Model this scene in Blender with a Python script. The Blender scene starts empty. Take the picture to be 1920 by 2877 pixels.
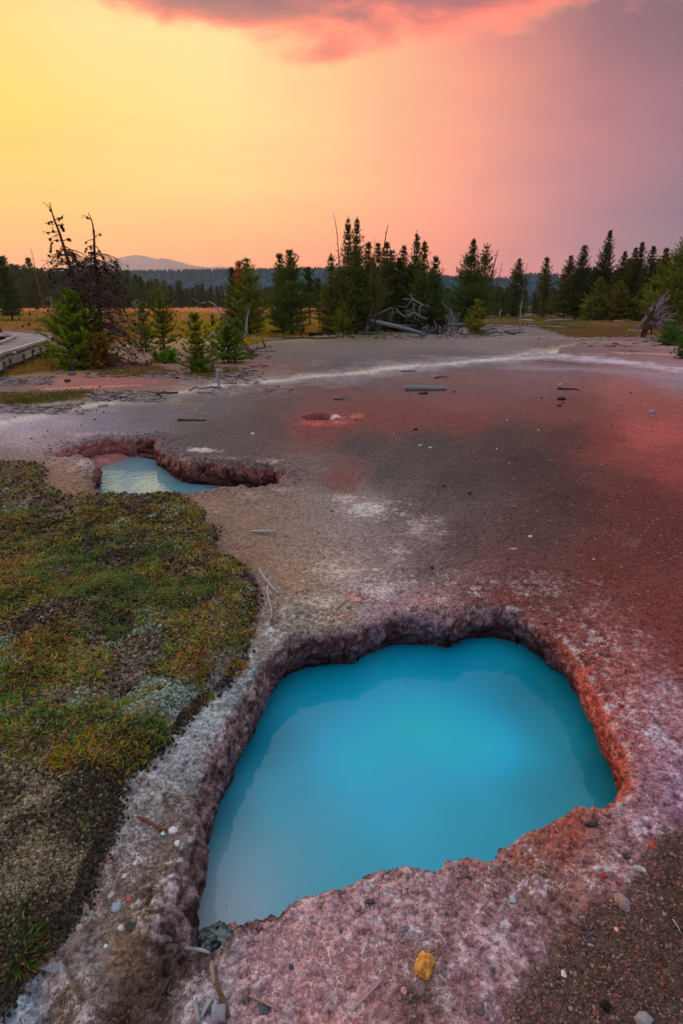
import bpy, math, random
import numpy as np
from mathutils import Vector

# ------------------------------------------------------------------ camera, sky, sun, exposure
SC = bpy.context.scene
COL = SC.collection
F = 1598.0; CX = 960.0; CY = 1438.5; PITCH = math.radians(20.2); CH = 1.6
SP, CP = math.sin(PITCH), math.cos(PITCH)
cam_d = bpy.data.cameras.new('camera')
cam = bpy.data.objects.new('camera', cam_d); COL.objects.link(cam)
cam_d.sensor_fit = 'VERTICAL'; cam_d.sensor_height = 36.0; cam_d.lens = 20.0
cam_d.clip_start = 0.05; cam_d.clip_end = 20000
cam.location = (0, 0, CH); cam.rotation_euler = (math.radians(90) - PITCH, 0, 0)
SC.camera = cam
SC.view_settings.view_transform = 'Standard'; SC.view_settings.look = 'None'
SC.view_settings.exposure = 0.0; SC.view_settings.gamma = 1.0
SC.view_settings.use_curve_mapping = False
SC.cycles.use_denoising = True
SC.cycles.max_bounces = 5; SC.cycles.diffuse_bounces = 3; SC.cycles.glossy_bounces = 3
SC.cycles.transmission_bounces = 2; SC.cycles.volume_bounces = 1; SC.cycles.transparent_max_bounces = 4

def lin(c):
    c = np.asarray(c, float) / 255.0
    return np.where(c <= 0.04045, c / 12.92, ((c + 0.055) / 1.055) ** 2.4)

class NT:
    """small helper round a node tree"""
    def __init__(s, nt): s.nt = nt; nt.nodes.clear()
    def n(s, t, **k):
        o = s.nt.nodes.new(t)
        for a, b in k.items():
            if a == 'inp':
                for i, v in b.items():
                    if isinstance(v, bpy.types.NodeSocket): s.nt.links.new(v, o.inputs[i])
                    else: o.inputs[i].default_value = v
            else: setattr(o, a, b)
        return o
    def m(s, op, a, b=0.0, c=0.0, clamp=False):
        o = s.n('ShaderNodeMath', operation=op, use_clamp=clamp, inp={0: a, 1: b, 2: c}); return o.outputs[0]
    def mix(s, f, a, b, mode='MIX'):
        o = s.n('ShaderNodeMix', data_type='RGBA', blend_type=mode)
        for i, v in ((0, f), (6, a), (7, b)):
            if isinstance(v, bpy.types.NodeSocket): s.nt.links.new(v, o.inputs[i])
            else: o.inputs[i].default_value = v if i == 0 else (tuple(v) + (1,))[:4]
        return o.outputs[2]
    def ramp(s, f, stops, interp='LINEAR'):
        o = s.n('ShaderNodeValToRGB', inp={0: f}); cr = o.color_ramp; cr.interpolation = interp
        while len(cr.elements) > 1: cr.elements.remove(cr.elements[-1])
        cr.elements[0].position = stops[0][0]; cr.elements[0].color = tuple(stops[0][1]) + (1,)
        for p, c in stops[1:]:
            e = cr.elements.new(p); e.color = tuple(c) + (1,)
        return o.outputs[0]
    def smooth(s, v, lo, hi):
        o = s.n('ShaderNodeMapRange', interpolation_type='SMOOTHSTEP', inp={0: v, 1: lo, 2: hi, 3: 0.0, 4: 1.0}); return o.outputs[0]

SUN_EL, SUN_AZ = 12.0, -62.0      # low sun behind the veil of cloud to the left, ahead
world = bpy.data.worlds.new('World'); SC.world = world; world.use_nodes = True
W = NT(world.node_tree)
tc = W.n('ShaderNodeTexCoord')
sep = W.n('ShaderNodeSeparateXYZ', inp={0: tc.outputs['Generated']})
az = W.m('MULTIPLY', W.m('ARCTAN2', sep.outputs[0], sep.outputs[1]), 180 / math.pi)
el = W.m('MULTIPLY', W.m('ARCSINE', sep.outputs[2]), 180 / math.pi)
wn = W.n('ShaderNodeTexNoise', inp={'Vector': W.n('ShaderNodeCombineXYZ', inp={0: W.m('DIVIDE', az, 26.0), 1: W.m('DIVIDE', el, 9.0)}).outputs[0], 'Scale': 1.0, 'Detail': 4.0})
wob = W.m('SUBTRACT', wn.outputs[0], 0.5)
az2 = W.m('ADD', az, W.m('MULTIPLY', wob, 12.0)); el2 = W.m('ADD', el, W.m('MULTIPLY', wob, 4.0))
azf = W.m('ADD', W.m('DIVIDE', az2, 360.0), 0.5)
AZK = [-180, -110, -60, -29, -20, -10, 0, 10, 20, 29, 60, 110, 179]
BACK = (112, 118, 140)
ROWS = [
 (0,  [BACK, (150,120,125), (245,140,95), (255,134,84), (255,142,94), (255,142,100), (252,136,108), (232,128,114), (190,118,120), (146,106,120), (130,112,128), (115,112,132)]),
 (4,  [BACK, (150,125,130), (248,160,95), (255,160,84), (255,164,96), (255,162,104), (255,150,108), (236,134,114), (168,112,122), (126,100,116), (122,106,122), (112,112,132)]),
 (9,  [BACK, (160,132,130), (250,195,100), (255,198,92), (255,200,112), (255,204,126), (255,184,126), (247,156,126), (186,122,126), (136,104,120), (120,104,120), (112,114,134)]),
 (14, [BACK, (165,138,130), (250,205,100), (255,216,96), (255,220,124), (255,222,142), (255,202,140), (250,160,130), (182,118,124), (128,100,116), (118,104,118), (112,116,138)]),
 (19, [BACK, (165,140,135), (240,200,120), (252,212,112), (255,222,144), (255,222,150), (255,196,138), (238,144,124), (158,108,114), (120,94,104), (112,102,118), (112,118,142)]),
 (25, [BACK, (150,140,145), (200,175,140), (238,200,130), (245,200,145), (225,165,130), (205,145,125), (150,108,112), (122,96,106), (108,88,100), (112,106,122), (115,122,146)]),
 (45, [(170,180,192)] + [(196,198,205)] * 2 + [(222,214,205)] * 5 + [(200,200,205)] * 2 + [(176,186,198)] * 2),
 (90, [(212,224,226)] * 12)]
prev = None
for k, (e, cols) in enumerate(ROWS):
    cols = cols + [cols[0]]
    stops = [((a / 360.0) + 0.5, lin(c) * {0: 1.5, 4: 1.34, 9: 1.14, 45: 1.15, 90: 1.17}.get(e, 1.0)) for a, c in zip(AZK, cols)]
    r = W.ramp(azf, stops)
    if prev is None: prev = r
    else: prev = W.mix(W.m('DIVIDE', W.m('SUBTRACT', el2, ROWS[k-1][0]), e - ROWS[k-1][0], clamp=True), prev, r)
# cloud bank high over the middle, lit pink along its lower fringe
cv = W.n('ShaderNodeCombineXYZ', inp={0: W.m('DIVIDE', az, 8.0), 1: W.m('DIVIDE', el, 2.9), 2: 3.1})
cn = W.n('ShaderNodeTexNoise', inp={'Vector': cv.outputs[0], 'Scale': 1.0, 'Detail': 6.0, 'Roughness': 0.55, 'Distortion': 0.4})
edge = W.ramp(W.m('ADD', W.m('DIVIDE', az, 80.0), 0.5), [(0.0, (0,)*3), (0.24, (0.0,)*3), (0.33, (0.42,)*3), (0.42, (0.66,)*3), (0.5, (0.60,)*3), (0.58, (0.6,)*3), (0.70, (0.22,)*3), (1.0, (0.05,)*3)])
cm = W.m('ADD', W.m('ADD', W.m('DIVIDE', W.m('SUBTRACT', el, 21.6), 5.0), edge), W.m('MULTIPLY', W.m('SUBTRACT', cn.outputs[0], 0.5), 1.5))
cfade = W.smooth(el, 50.0, 30.0)
cmask = W.m('MULTIPLY', W.smooth(cm, -0.16, 0.34), cfade)
ccol = W.ramp(W.m('ADD', W.m('MULTIPLY', cm, 0.85), 0.10, clamp=True), [(0.0, lin((255,160,120)) * 1.15), (0.26, lin((255,134,108)) * 1.15), (0.40, lin((240,124,108))), (0.56, lin((186,108,108))), (0.8, lin((132,92,104))), (1.0, lin((118,86,100)))])
skyc = W.mix(W.m('MULTIPLY', cmask, 0.88), prev, ccol)
# thin wisps low in the sky
wv = W.n('ShaderNodeCombineXYZ', inp={0: W.m('DIVIDE', az, 14.0), 1: W.m('DIVIDE', el, 1.6), 2: 7.7})
w2 = W.n('ShaderNodeTexNoise', inp={'Vector': wv.outputs[0], 'Scale': 1.0, 'Detail': 5.0, 'Roughness': 0.5})
wm = W.m('MULTIPLY', W.smooth(w2.outputs[0], 0.52, 0.78), W.smooth(el, 20.0, 4.0))
skyc = W.mix(W.m('MULTIPLY', wm, 0.22), skyc, lin((190,125,130)))
nish = W.n('ShaderNodeTexSky', sky_type='NISHITA', sun_disc=False, sun_elevation=math.radians(SUN_EL), sun_rotation=math.radians(SUN_AZ))
bg1 = W.n('ShaderNodeBackground', inp={0: skyc, 1: 1.12})
bg2 = W.n('ShaderNodeBackground', inp={0: nish.outputs[0], 1: 0.004})
add = W.n('ShaderNodeAddShader', inp={0: bg1.outputs[0], 1: bg2.outputs[0]})
W.n('ShaderNodeOutputWorld', inp={0: add.outputs[0]})

sun_d = bpy.data.lights.new('sun', 'SUN'); sun_d.energy = 1.0; sun_d.angle = math.radians(10); sun_d.color = (1.0, 0.78, 0.6)
sun = bpy.data.objects.new('sun', sun_d); COL.objects.link(sun)
sd = Vector((math.sin(math.radians(SUN_AZ)) * math.cos(math.radians(SUN_EL)), math.cos(math.radians(SUN_AZ)) * math.cos(math.radians(SUN_EL)), math.sin(math.radians(SUN_EL))))
sun.rotation_euler = sd.to_track_quat('Z', 'Y').to_euler()

# ------------------------------------------------------------------ helpers
rnd = random.Random(7)
E0 = 0.50      # ground light level: picture value of a white surface

def at(px, py, z=0.0):
    """point of the level z that the image pixel (px, py) refers to"""
    dx = (px - CX) / F; v = (CY - py) / F
    d = (dx, CP + v * SP, -SP + v * CP)
    t = (z - CH) / d[2]
    return Vector((d[0] * t, d[1] * t, z))
def at_y(px, py, Y):
    dx = (px - CX) / F; v = (CY - py) / F
    d = (dx, CP + v * SP, -SP + v * CP); t = Y / d[1]
    return Vector((d[0] * t, Y, CH + d[2] * t))
def to_px(X, Y):
    """flat ground point -> image pixel coordinates"""
    dep = np.maximum(Y * CP + CH * SP, 0.35)
    return CX + F * X / dep, CY - F * (Y * SP - CH * CP) / dep

_T = np.random.RandomState(3).rand(64, 64, 64).astype(np.float32)
def vnoise(P):
    i = np.floor(P).astype(np.int64); f = (P - i).astype(np.float32); f = f * f * f * (f * (f * 6 - 15) + 10)
    x, y, z = (i[:, 0] & 63), (i[:, 1] & 63), (i[:, 2] & 63); x1, y1, z1 = (x + 1) & 63, (y + 1) & 63, (z + 1) & 63
    fx, fy, fz = f[:, 0], f[:, 1], f[:, 2]
    a = _T[x, y, z] * (1 - fx) + _T[x1, y, z] * fx; b = _T[x, y1, z] * (1 - fx) + _T[x1, y1, z] * fx
    c = _T[x, y, z1] * (1 - fx) + _T[x1, y, z1] * fx; d = _T[x, y1, z1] * (1 - fx) + _T[x1, y1, z1] * fx
    return (a * (1 - fy) + b * fy) * (1 - fz) + (c * (1 - fy) + d * fy) * fz
def fbm(P, s, octv=4, rough=0.5, off=0.0):
    P = np.asarray(P, float); out = np.zeros(len(P), np.float32); a = 1.0; tot = 0.0
    for k in range(octv):
        out += a * (vnoise(P * s + off + 17.3 * k) - 0.5) * 2; tot += a; a *= rough; s *= 2.03
    return out / tot
def sstep(x, a, b):
    t = np.clip((x - a) / (b - a), 0, 1); return t * t * (3 - 2 * t)

def mesh_from(name, V, faces, mat, C=None, parent=None, smooth=True, link=True):
    V = np.asarray(V, np.float32)
    me = bpy.data.meshes.new(name)
    faces = [f for f in faces if len(f)]
    tot = np.concatenate([np.full(len(f), f.shape[1], np.int32) for f in faces]); lv = np.concatenate([f.ravel() for f in faces]).astype(np.int32)
    me.vertices.add(len(V)); me.vertices.foreach_set('co', V.ravel())
    me.loops.add(len(lv)); me.loops.foreach_set('vertex_index', lv)
    me.polygons.add(len(tot)); st = np.zeros(len(tot), np.int32); st[1:] = np.cumsum(tot)[:-1]
    me.polygons.foreach_set('loop_start', st); me.polygons.foreach_set('loop_total', tot)
    me.polygons.foreach_set('use_smooth', np.full(len(tot), smooth))
    if C is not None:
        at_ = me.color_attributes.new('Col', 'FLOAT_COLOR', 'POINT'); C4 = np.ones((len(V), 4), np.float32); C4[:, :3] = C
        at_.data.foreach_set('color', C4.ravel())
    me.update(calc_edges=True); me.validate()
    me.materials.append(mat)
    o = bpy.data.objects.new(name, me)
    if link: COL.objects.link(o)
    if parent is not None: o.parent = parent
    return o

class MB:
    def __init__(s): s.V = []; s.T = []; s.Q = []; s.C = []; s.n = 0
    def add(s, V, T=None, Q=None, C=(1, 1, 1)):
        V = np.asarray(V, np.float32)
        if T is not None and len(T): s.T.append(np.asarray(T) + s.n)
        if Q is not None and len(Q): s.Q.append(np.asarray(Q) + s.n)
        C = np.asarray(C, np.float32)
        s.C.append(np.broadcast_to(C, (len(V), 3))); s.V.append(V); s.n += len(V)
    def tube(s, pts, rad, seg=6, C=(1, 1, 1), rough=0.0, seed=0):
        P = np.asarray([tuple(p) for p in pts], float); n = len(P)
        rad = np.broadcast_to(np.asarray(rad, float), (n,)) if np.ndim(rad) else np.full(n, rad)
        D = np.gradient(P, axis=0); D /= np.linalg.norm(D, axis=1)[:, None] + 1e-9
        a = np.array([0, 0, 1.0]) if abs(D[0, 2]) < 0.9 else np.array([1.0, 0, 0])
        U = np.cross(D, a); U /= np.linalg.norm(U, axis=1)[:, None] + 1e-9; Wv = np.cross(D, U)
        th = np.linspace(0, 2 * math.pi, seg, endpoint=False)
        R = rad[:, None] * np.ones((1, seg))
        if rough: R = R * (1 + rough * (np.random.RandomState(seed).rand(1, seg) - 0.5) * 2 + 0.5 * rough * (np.random.RandomState(seed + 1).rand(n, seg) - 0.5) * 2)
        V = P[:, None, :] + R[:, :, None] * (np.cos(th)[None, :, None] * U[:, None, :] + np.sin(th)[None, :, None] * Wv[:, None, :])
        V = V.reshape(-1, 3)
        i = np.arange(n - 1)[:, None] * seg; j = np.arange(seg)[None, :]; j1 = (j + 1) % seg
        Q = np.stack([i + j, i + j1, i + seg + j1, i + seg + j], -1).reshape(-1, 4)
        V = np.vstack([V, P[:1], P[-1:]]); c0 = n * seg; jj = np.arange(seg); jn = (jj + 1) % seg
        T = np.vstack([np.stack([np.full(seg, c0), jn, jj], -1), np.stack([np.full(seg, c0 + 1), (n - 1) * seg + jj, (n - 1) * seg + jn], -1)])
        s.add(V, T, Q, C)
    def box(s, p0, ax, ay, az_, C=(1, 1, 1)):
        p0, ax, ay, az_ = [np.array(tuple(v), float) for v in (p0, ax, ay, az_)]
        V = [p0, p0 + ax, p0 + ax + ay, p0 + ay]; V = V + [v + az_ for v in V]
        s.add(V, None, [[0, 3, 2, 1], [4, 5, 6, 7], [0, 1, 5, 4], [1, 2, 6, 5], [2, 3, 7, 6], [3, 0, 4, 7]], C)
    def build(s, name, mat, parent=None, smooth=True):
        z3, z4 = np.zeros((0, 3), int), np.zeros((0, 4), int)
        return mesh_from(name, np.vstack(s.V), [np.vstack([z3] + s.T), np.vstack([z4] + s.Q)], mat, np.vstack(s.C), parent, smooth)

def tag(o, label=None, cat=None, group=None, kind=None):
    if label: o['label'] = label
    if cat: o['category'] = cat
    if group: o['group'] = group
    if kind: o['kind'] = kind
    return o
def empty(name, loc, label=None, cat=None, group=None):
    o = bpy.data.objects.new(name, None); COL.objects.link(o); o.location = loc; o.empty_display_size = 0.2
    return tag(o, label, cat, group)

# ------------------------------------------------------------------ materials
def new_mat(name):
    m = bpy.data.materials.new(name); m.use_nodes = True; return m, NT(m.node_tree)
def bsdf(N, col, rough=0.9, bump=None, bstr=0.5, bdist=0.01, spec=0.3, **kw):
    inp = {'Base Color': col, 'Roughness': rough, 'Specular IOR Level': spec}
    if bump is not None:
        b = N.n('ShaderNodeBump', inp={'Strength': bstr, 'Distance': bdist, 'Height': bump}); inp['Normal'] = b.outputs[0]
    inp.update(kw)
    p = N.n('ShaderNodeBsdfPrincipled', inp=inp); N.n('ShaderNodeOutputMaterial', inp={0: p.outputs[0]}); return p
def noise(N, s, d=3.0, r=0.5, vec=None, dist=0.0):
    i = {'Scale': s, 'Detail': d, 'Roughness': r, 'Distortion': dist}
    i['Vector'] = vec if vec is not None else N.n('ShaderNodeTexCoord').outputs['Object']
    return N.n('ShaderNodeTexNoise', inp=i).outputs[0]

def m_ground():
    m, N = new_mat('ground_crust'); co = N.n('ShaderNodeTexCoord').outputs['Object']
    at_ = N.n('ShaderNodeAttribute', attribute_name='Col')
    vo = N.n('ShaderNodeTexVoronoi', inp={'Vector': co, 'Scale': 95.0, 'Randomness': 1.0})
    vo2 = N.n('ShaderNodeTexVoronoi', inp={'Vector': co, 'Scale': 33.0, 'Randomness': 1.0})
    g = N.n('ShaderNodeSeparateColor', inp={0: vo.outputs['Color']}).outputs[0]
    g2 = N.n('ShaderNodeSeparateColor', inp={0: vo2.outputs['Color']})
    n1 = noise(N, 22.0, 5.0, 0.62, co); n2 = noise(N, 160.0, 2.0, 0.6, co); n3 = noise(N, 4.0, 4.0, 0.6, co); n4 = noise(N, 62.0, 4.0, 0.72, co)
    v = N.m('ADD', N.m('MULTIPLY', N.m('SUBTRACT', g, 0.5), 0.75), N.m('MULTIPLY', N.m('SUBTRACT', n1, 0.5), 1.5))
    v = N.m('ADD', v, N.m('MULTIPLY', N.m('SUBTRACT', n4, 0.5), 2.0))
    v = N.m('ADD', v, N.m('MULTIPLY', N.m('SUBTRACT', n2, 0.5), 0.6)); v = N.m('ADD', v, N.m('MULTIPLY', N.m('SUBTRACT', n3, 0.5), 0.5))
    v = N.m('MAXIMUM', N.m('ADD', v, 1.0), 0.25)  # grain mottling also paints relief shade: bumps lighter, hollows darker
    c = N.mix(1.0, at_.outputs[0], N.n('ShaderNodeCombineXYZ', inp={0: v, 1: v, 2: v}).outputs[0], 'MULTIPLY')
    # scattered pale and rusty grains
    pale = N.m('GREATER_THAN', g2.outputs[1], 0.955); pale = N.m('MULTIPLY', pale, N.m('LESS_THAN', vo2.outputs['Distance'], 0.36))
    c = N.mix(N.m('MULTIPLY', pale, 0.55), c, (0.55, 0.42, 0.36))
    red = N.m('MULTIPLY', N.m('GREATER_THAN', g2.outputs[2], 0.93), N.m('LESS_THAN', vo2.outputs['Distance'], 0.34))
    c = N.mix(N.m('MULTIPLY', red, 0.4), c, (0.35, 0.10, 0.07))
    h = N.m('ADD', N.m('MULTIPLY', n1, 0.8), N.m('MULTIPLY', n4, 1.0)); h = N.m('ADD', h, N.m('MULTIPLY', g, 0.3))
    bsdf(N, c, 0.9, h, 1.0, 0.022, 0.22); return m
def m_vc(name, rough=0.85, ns=None, amt=0.3, bdist=0.004, spec=0.2, trans=0.0, stretch=None):
    m, N = new_mat(name); co = N.n('ShaderNodeTexCoord').outputs['Object']
    c = N.n('ShaderNodeAttribute', attribute_name='Col').outputs[0]; b = None
    if ns:
        if stretch: co = N.n('ShaderNodeVectorMath', operation='MULTIPLY', inp={0: co, 1: stretch}).outputs[0]
        n1 = noise(N, ns, 4.0, 0.6, co); v = N.m('ADD', N.m('MULTIPLY', N.m('SUBTRACT', n1, 0.5), amt * 4), 1.0); v = N.m('MAXIMUM', v, 0.2)
        c = N.mix(1.0, c, N.n('ShaderNodeCombineXYZ', inp={0: v, 1: v, 2: v}).outputs[0], 'MULTIPLY'); b = n1
    p = bsdf(N, c, rough, b, 0.7, bdist, spec)
    if trans:
        t = N.n('ShaderNodeBsdfTranslucent', inp={0: c}); mx = N.n('ShaderNodeMixShader', inp={0: trans, 1: p.outputs[0], 2: t.outputs[0]})
        out = [n for n in N.nt.nodes if n.type == 'OUTPUT_MATERIAL'][0]; N.nt.links.new(mx.outputs[0], out.inputs[0])
    return m
def m_water(name, ripple, ior=1.45):
    m, N = new_mat(name); co = N.n('ShaderNodeTexCoord').outputs['Object']
    c = N.n('ShaderNodeAttribute', attribute_name='Col').outputs[0]
    st = N.n('ShaderNodeVectorMath', operation='MULTIPLY', inp={0: co, 1: (1.0, 2.2, 1.0)}).outputs[0]
    h = noise(N, 9.0, 2.0, 0.5, st)
    n3 = noise(N, 1.6, 3.0, 0.5, co); v = N.m('ADD', N.m('MULTIPLY', N.m('SUBTRACT', n3, 0.5), 0.25), 1.0)
    c = N.mix(1.0, c, N.n('ShaderNodeCombineXYZ', inp={0: v, 1: v, 2: v}).outputs[0], 'MULTIPLY')
    bsdf(N, c, 0.02, h, 1.0, ripple, 0.5, IOR=ior); return m
MG = m_ground()
MN = m_vc('pine_needles', 0.8, None, trans=0.25, spec=0.1)
MLEAF = m_vc('leaves', 0.75, None, trans=0.2, spec=0.15)
MBARK = m_vc('bark', 0.95, 14.0, 0.3, 0.01)
MWOOD = m_vc('weathered_wood', 0.9, 26.0, 0.28, 0.006, stretch=(1, 1, 1))
MROCK = m_vc('stone', 0.9, 55.0, 0.35, 0.006)
MGRAV = m_vc('gravel_stone', 0.9, None)
MDECK = m_vc('deck_boards', 0.9, 9.0, 0.2, 0.004, stretch=(1, 6, 1))
MHILL = m_vc('far_slope', 1.0, 0.012, 0.12, 0.5, spec=0.0)

# ------------------------------------------------------------------ ground: traced outlines
RIM1 = [(436,2652),(446,2590),(462,2530),(490,2450),(515,2380),(532,2300),(540,2235),(562,2160),(598,2080),(645,2000),(690,1930),(735,1868),(775,1818),(830,1785),(885,1775),(940,1772),(1000,1765),(1030,1745),(1090,1722),(1150,1718),(1210,1722),(1270,1728),(1300,1712),(1361,1698),(1430,1700),(1486,1726),(1545,1762),(1590,1792),(1636,1845),(1672,1900),(1694,1949),(1722,2020),(1764,2090),(1794,2150),(1802,2205),(1776,2250),(1722,2276),(1668,2288),(1634,2288),(1587,2307),(1556,2338),(1509,2354),(1470,2366),(1439,2381),(1424,2416),(1400,2434),(1377,2441),(1345,2430),(1322,2428),(1290,2427),(1272,2434),(1264,2455),(1245,2470),(1206,2463),(1167,2451),(1136,2433),(1110,2438),(1089,2443),(1060,2458),(1035,2474),(996,2498),(940,2512),(882,2529),(845,2547),(796,2584),(741,2606),(684,2640),(650,2665),(620,2695),(590,2692),(550,2692),(500,2700),(455,2690)]
RIM2 = [(130,1281),(160,1262),(195,1249),(241,1236),(304,1226),(367,1229),(425,1227),(458,1231),(452,1254),(486,1276),(517,1294),(551,1300),(603,1296),(643,1306),(689,1304),(746,1311),(800,1319),(817,1332),(794,1358),(758,1374),(689,1378),(631,1379),(574,1385),(517,1389),(494,1394),(430,1396),(344,1396),(290,1397),(264,1386),(246,1368),(242,1345),(254,1322),(258,1304),(244,1291),(225,1284),(180,1290)]
MOSS = [(0,1300),(110,1303),(140,1325),(118,1352),(150,1380),(200,1404),(300,1397),(430,1394),(500,1399),(530,1414),(585,1440),(565,1462),(612,1482),(620,1500),(600,1532),(592,1545),(640,1562),(680,1595),(728,1650),(712,1690),(708,1750),(688,1850),(640,1925),(560,1985),(510,2045),(450,2105),(385,2150),(325,2205),(340,2290),(300,2385),(240,2430),(240,2505),(165,2605),(140,2655),(60,2725),(30,2780),(-40,2877),(-900,2877),(-1500,2000),(-900,1420),(-300,1305)]
def ring(px, step, jit, seed):
    P = np.array([tuple(at(*p))[:2] for p in px]); P = np.vstack([P, P[:1]])
    d = np.r_[0, np.cumsum(np.linalg.norm(np.diff(P, axis=0), axis=1))]; n = max(24, int(d[-1] / step)); t = np.linspace(0, d[-1], n, endpoint=False)
    Q = np.stack([np.interp(t, d, P[:, 0]), np.interp(t, d, P[:, 1])], 1)
    Q = 0.5 * Q + 0.25 * (np.roll(Q, 1, 0) + np.roll(Q, -1, 0))
    N_ = np.roll(Q, -1, 0) - np.roll(Q, 1, 0); N_ = np.stack([N_[:, 1], -N_[:, 0]], 1) / (np.linalg.norm(N_, axis=1)[:, None] + 1e-9)
    P3 = np.c_[Q, np.full(len(Q), seed)]
    return Q + N_ * (jit * fbm(P3, 6.0, 4, 0.7))[:, None]
def sdist(P, R):
    """signed distance (positive inside) and nearest outline point"""
    A = R; B = np.roll(R, -1, 0); AB = B - A; L2 = (AB ** 2).sum(1) + 1e-12
    out = np.zeros(len(P)); NP = np.zeros((len(P), 2))
    for i in range(0, len(P), 4000):
        p = P[i:i + 4000]; ap = p[:, None] - A[None]; t = np.clip((ap * AB).sum(2) / L2, 0, 1)
        q = A[None] + t[..., None] * AB; dd = ((p[:, None] - q) ** 2).sum(2); k = dd.argmin(1); r = np.arange(len(p))
        dist = np.sqrt(dd[r, k]); NP[i:i + 4000] = q[r, k]
        y0 = A[None, :, 1] > p[:, None, 1]; y1 = B[None, :, 1] > p[:, None, 1]
        xi = A[:, 0] + (p[:, None, 1] - A[:, 1]) * AB[:, 0] / np.where(np.abs(AB[:, 1]) < 1e-12, 1e-12, AB[:, 1])
        ins = ((y0 != y1) & (p[:, None, 0] < xi)).sum(1) % 2 == 1
        out[i:i + 4000] = np.where(ins, dist, -dist)
    return out, NP
R1 = ring(RIM1, 0.02, 0.018, 1.0); R2 = ring(RIM2, 0.05, 0.05, 2.0); RM = ring(MOSS, 0.06, 0.03, 3.0)
GUL = np.array([tuple(at(*p))[:2] for p in [(520,2665),(470,2720),(430,2790),(400,2877),(380,2990)]])
WZ1, WZ2 = -0.215, -0.235

# polar grid round the tripod: fine where it is near, coarse far off
rr = [0.45]
while rr[-1] < 9: rr.append(rr[-1] * 1.0043)
while rr[-1] < 4200: rr.append(rr[-1] * 1.017)
RR = np.array(rr)
TT = np.r_[np.linspace(-math.pi, -1.3, 40, endpoint=False), np.arange(-1.3, -0.73, 0.006), np.arange(-0.73, 0.73, 0.0021), np.arange(0.73, 1.3, 0.006), np.linspace(1.31, math.pi, 40)]
nR, nT = len(RR), len(TT)
Rg, Tg = np.meshgrid(RR, TT, indexing='ij')
GX = (Rg * np.sin(Tg)).ravel(); GY = (Rg * np.cos(Tg)).ravel(); N0 = len(GX)
P2 = np.stack([GX, GY], 1)
P3 = np.c_[P2, np.zeros(N0)]
near = Rg.ravel() < 14
def bbox_mask(R, pad):
    return (GX > R[:, 0].min() - pad) & (GX < R[:, 0].max() + pad) & (GY > R[:, 1].min() - pad) & (GY < R[:, 1].max() + pad)
s1 = np.full(N0, -9.0); s2 = np.full(N0, -9.0); sm = np.full(N0, -9.0)
n1 = P2.copy(); n2 = P2.copy()
k = bbox_mask(R1, 0.45); s1[k], n1[k] = sdist(P2[k], R1)
k = bbox_mask(R2, 0.5); s2[k], n2[k] = sdist(P2[k], R2)
k = bbox_mask(RM, 0.3) & near; sm[k], _ = sdist(P2[k], RM)
# base level: gentle undulation, low rises far away
Z = 0.012 * fbm(P3, 1.1, 4) * sstep(Rg.ravel(), 0.3, 2) + 0.03 * fbm(P3, 0.16, 3) * sstep(Rg.ravel(), 6, 14)
fr = Rg.ravel()
Z += -0.02 * sstep(fr, 16, 30)
# moss bank
mask_m = sstep(sm, -0.02, 0.10)
hum = fbm(P3, 4.5, 4, 0.5, 31)
Z += mask_m * (0.05 + 0.052 * hum) + sstep(sm, 0.0, 0.5) * 0.02
# crusted rim round both pools
cr1 = np.exp(-np.clip(-s1, 0, 9) / 0.16) * (s1 <= 0); cr2 = np.exp(-np.clip(-s2, 0, 9) / 0.2) * (s2 <= 0)
Z += (cr1 * (0.004 + 0.02 * fbm(P3, 5, 4, 0.6, 9)) + cr2 * (0.02 + 0.03 * fbm(P3, 4, 4, 0.6, 9))) * (1 - mask_m)
# gully that runs out of the pool's near corner
def poly_d(P, L):
    d = np.full(len(P), 9.0)
    for a, b in zip(L[:-1], L[1:]):
        ab = b - a; t = np.clip(((P - a) @ ab) / (ab @ ab), 0, 1); d = np.minimum(d, np.linalg.norm(P - a - t[:, None] * ab, axis=1))
    return d
gd = np.full(N0, 9.0); k = (fr < 2.2); gd[k] = poly_d(P2[k], GUL)
gul = sstep(gd, 0.13, 0.0); Z -= 0.07 * gul
# small steam vent
VENT = np.array(tuple(at(898, 1174))[:2])
dv = np.hypot((GX - VENT[0]) / 1.0, (GY - VENT[1]) / 1.05) * (1 + 0.25 * fbm(P3, 5, 3, 0.5, 5)); vent = sstep(dv, 0.27, 0.13)
Z -= 0.2 * vent; Z += 0.02 * np.exp(-((dv - 0.3) / 0.1) ** 2)
# fine relief
cr1w = np.exp(-np.clip(-s1, 0, 9) / 0.45) * (s1 > -1.2) * (fr < 6) * sstep(fr, 5.5, 3)
Z += 0.006 * fbm(P3, 16, 3, 0.6, 3) * sstep(fr, 12, 5) * (0.35 + 1.2 * cr1 + 1.2 * mask_m + cr2)
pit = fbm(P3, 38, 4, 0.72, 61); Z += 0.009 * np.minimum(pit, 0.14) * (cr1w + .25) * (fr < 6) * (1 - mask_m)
G3 = np.c_[P2, Z]
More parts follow.
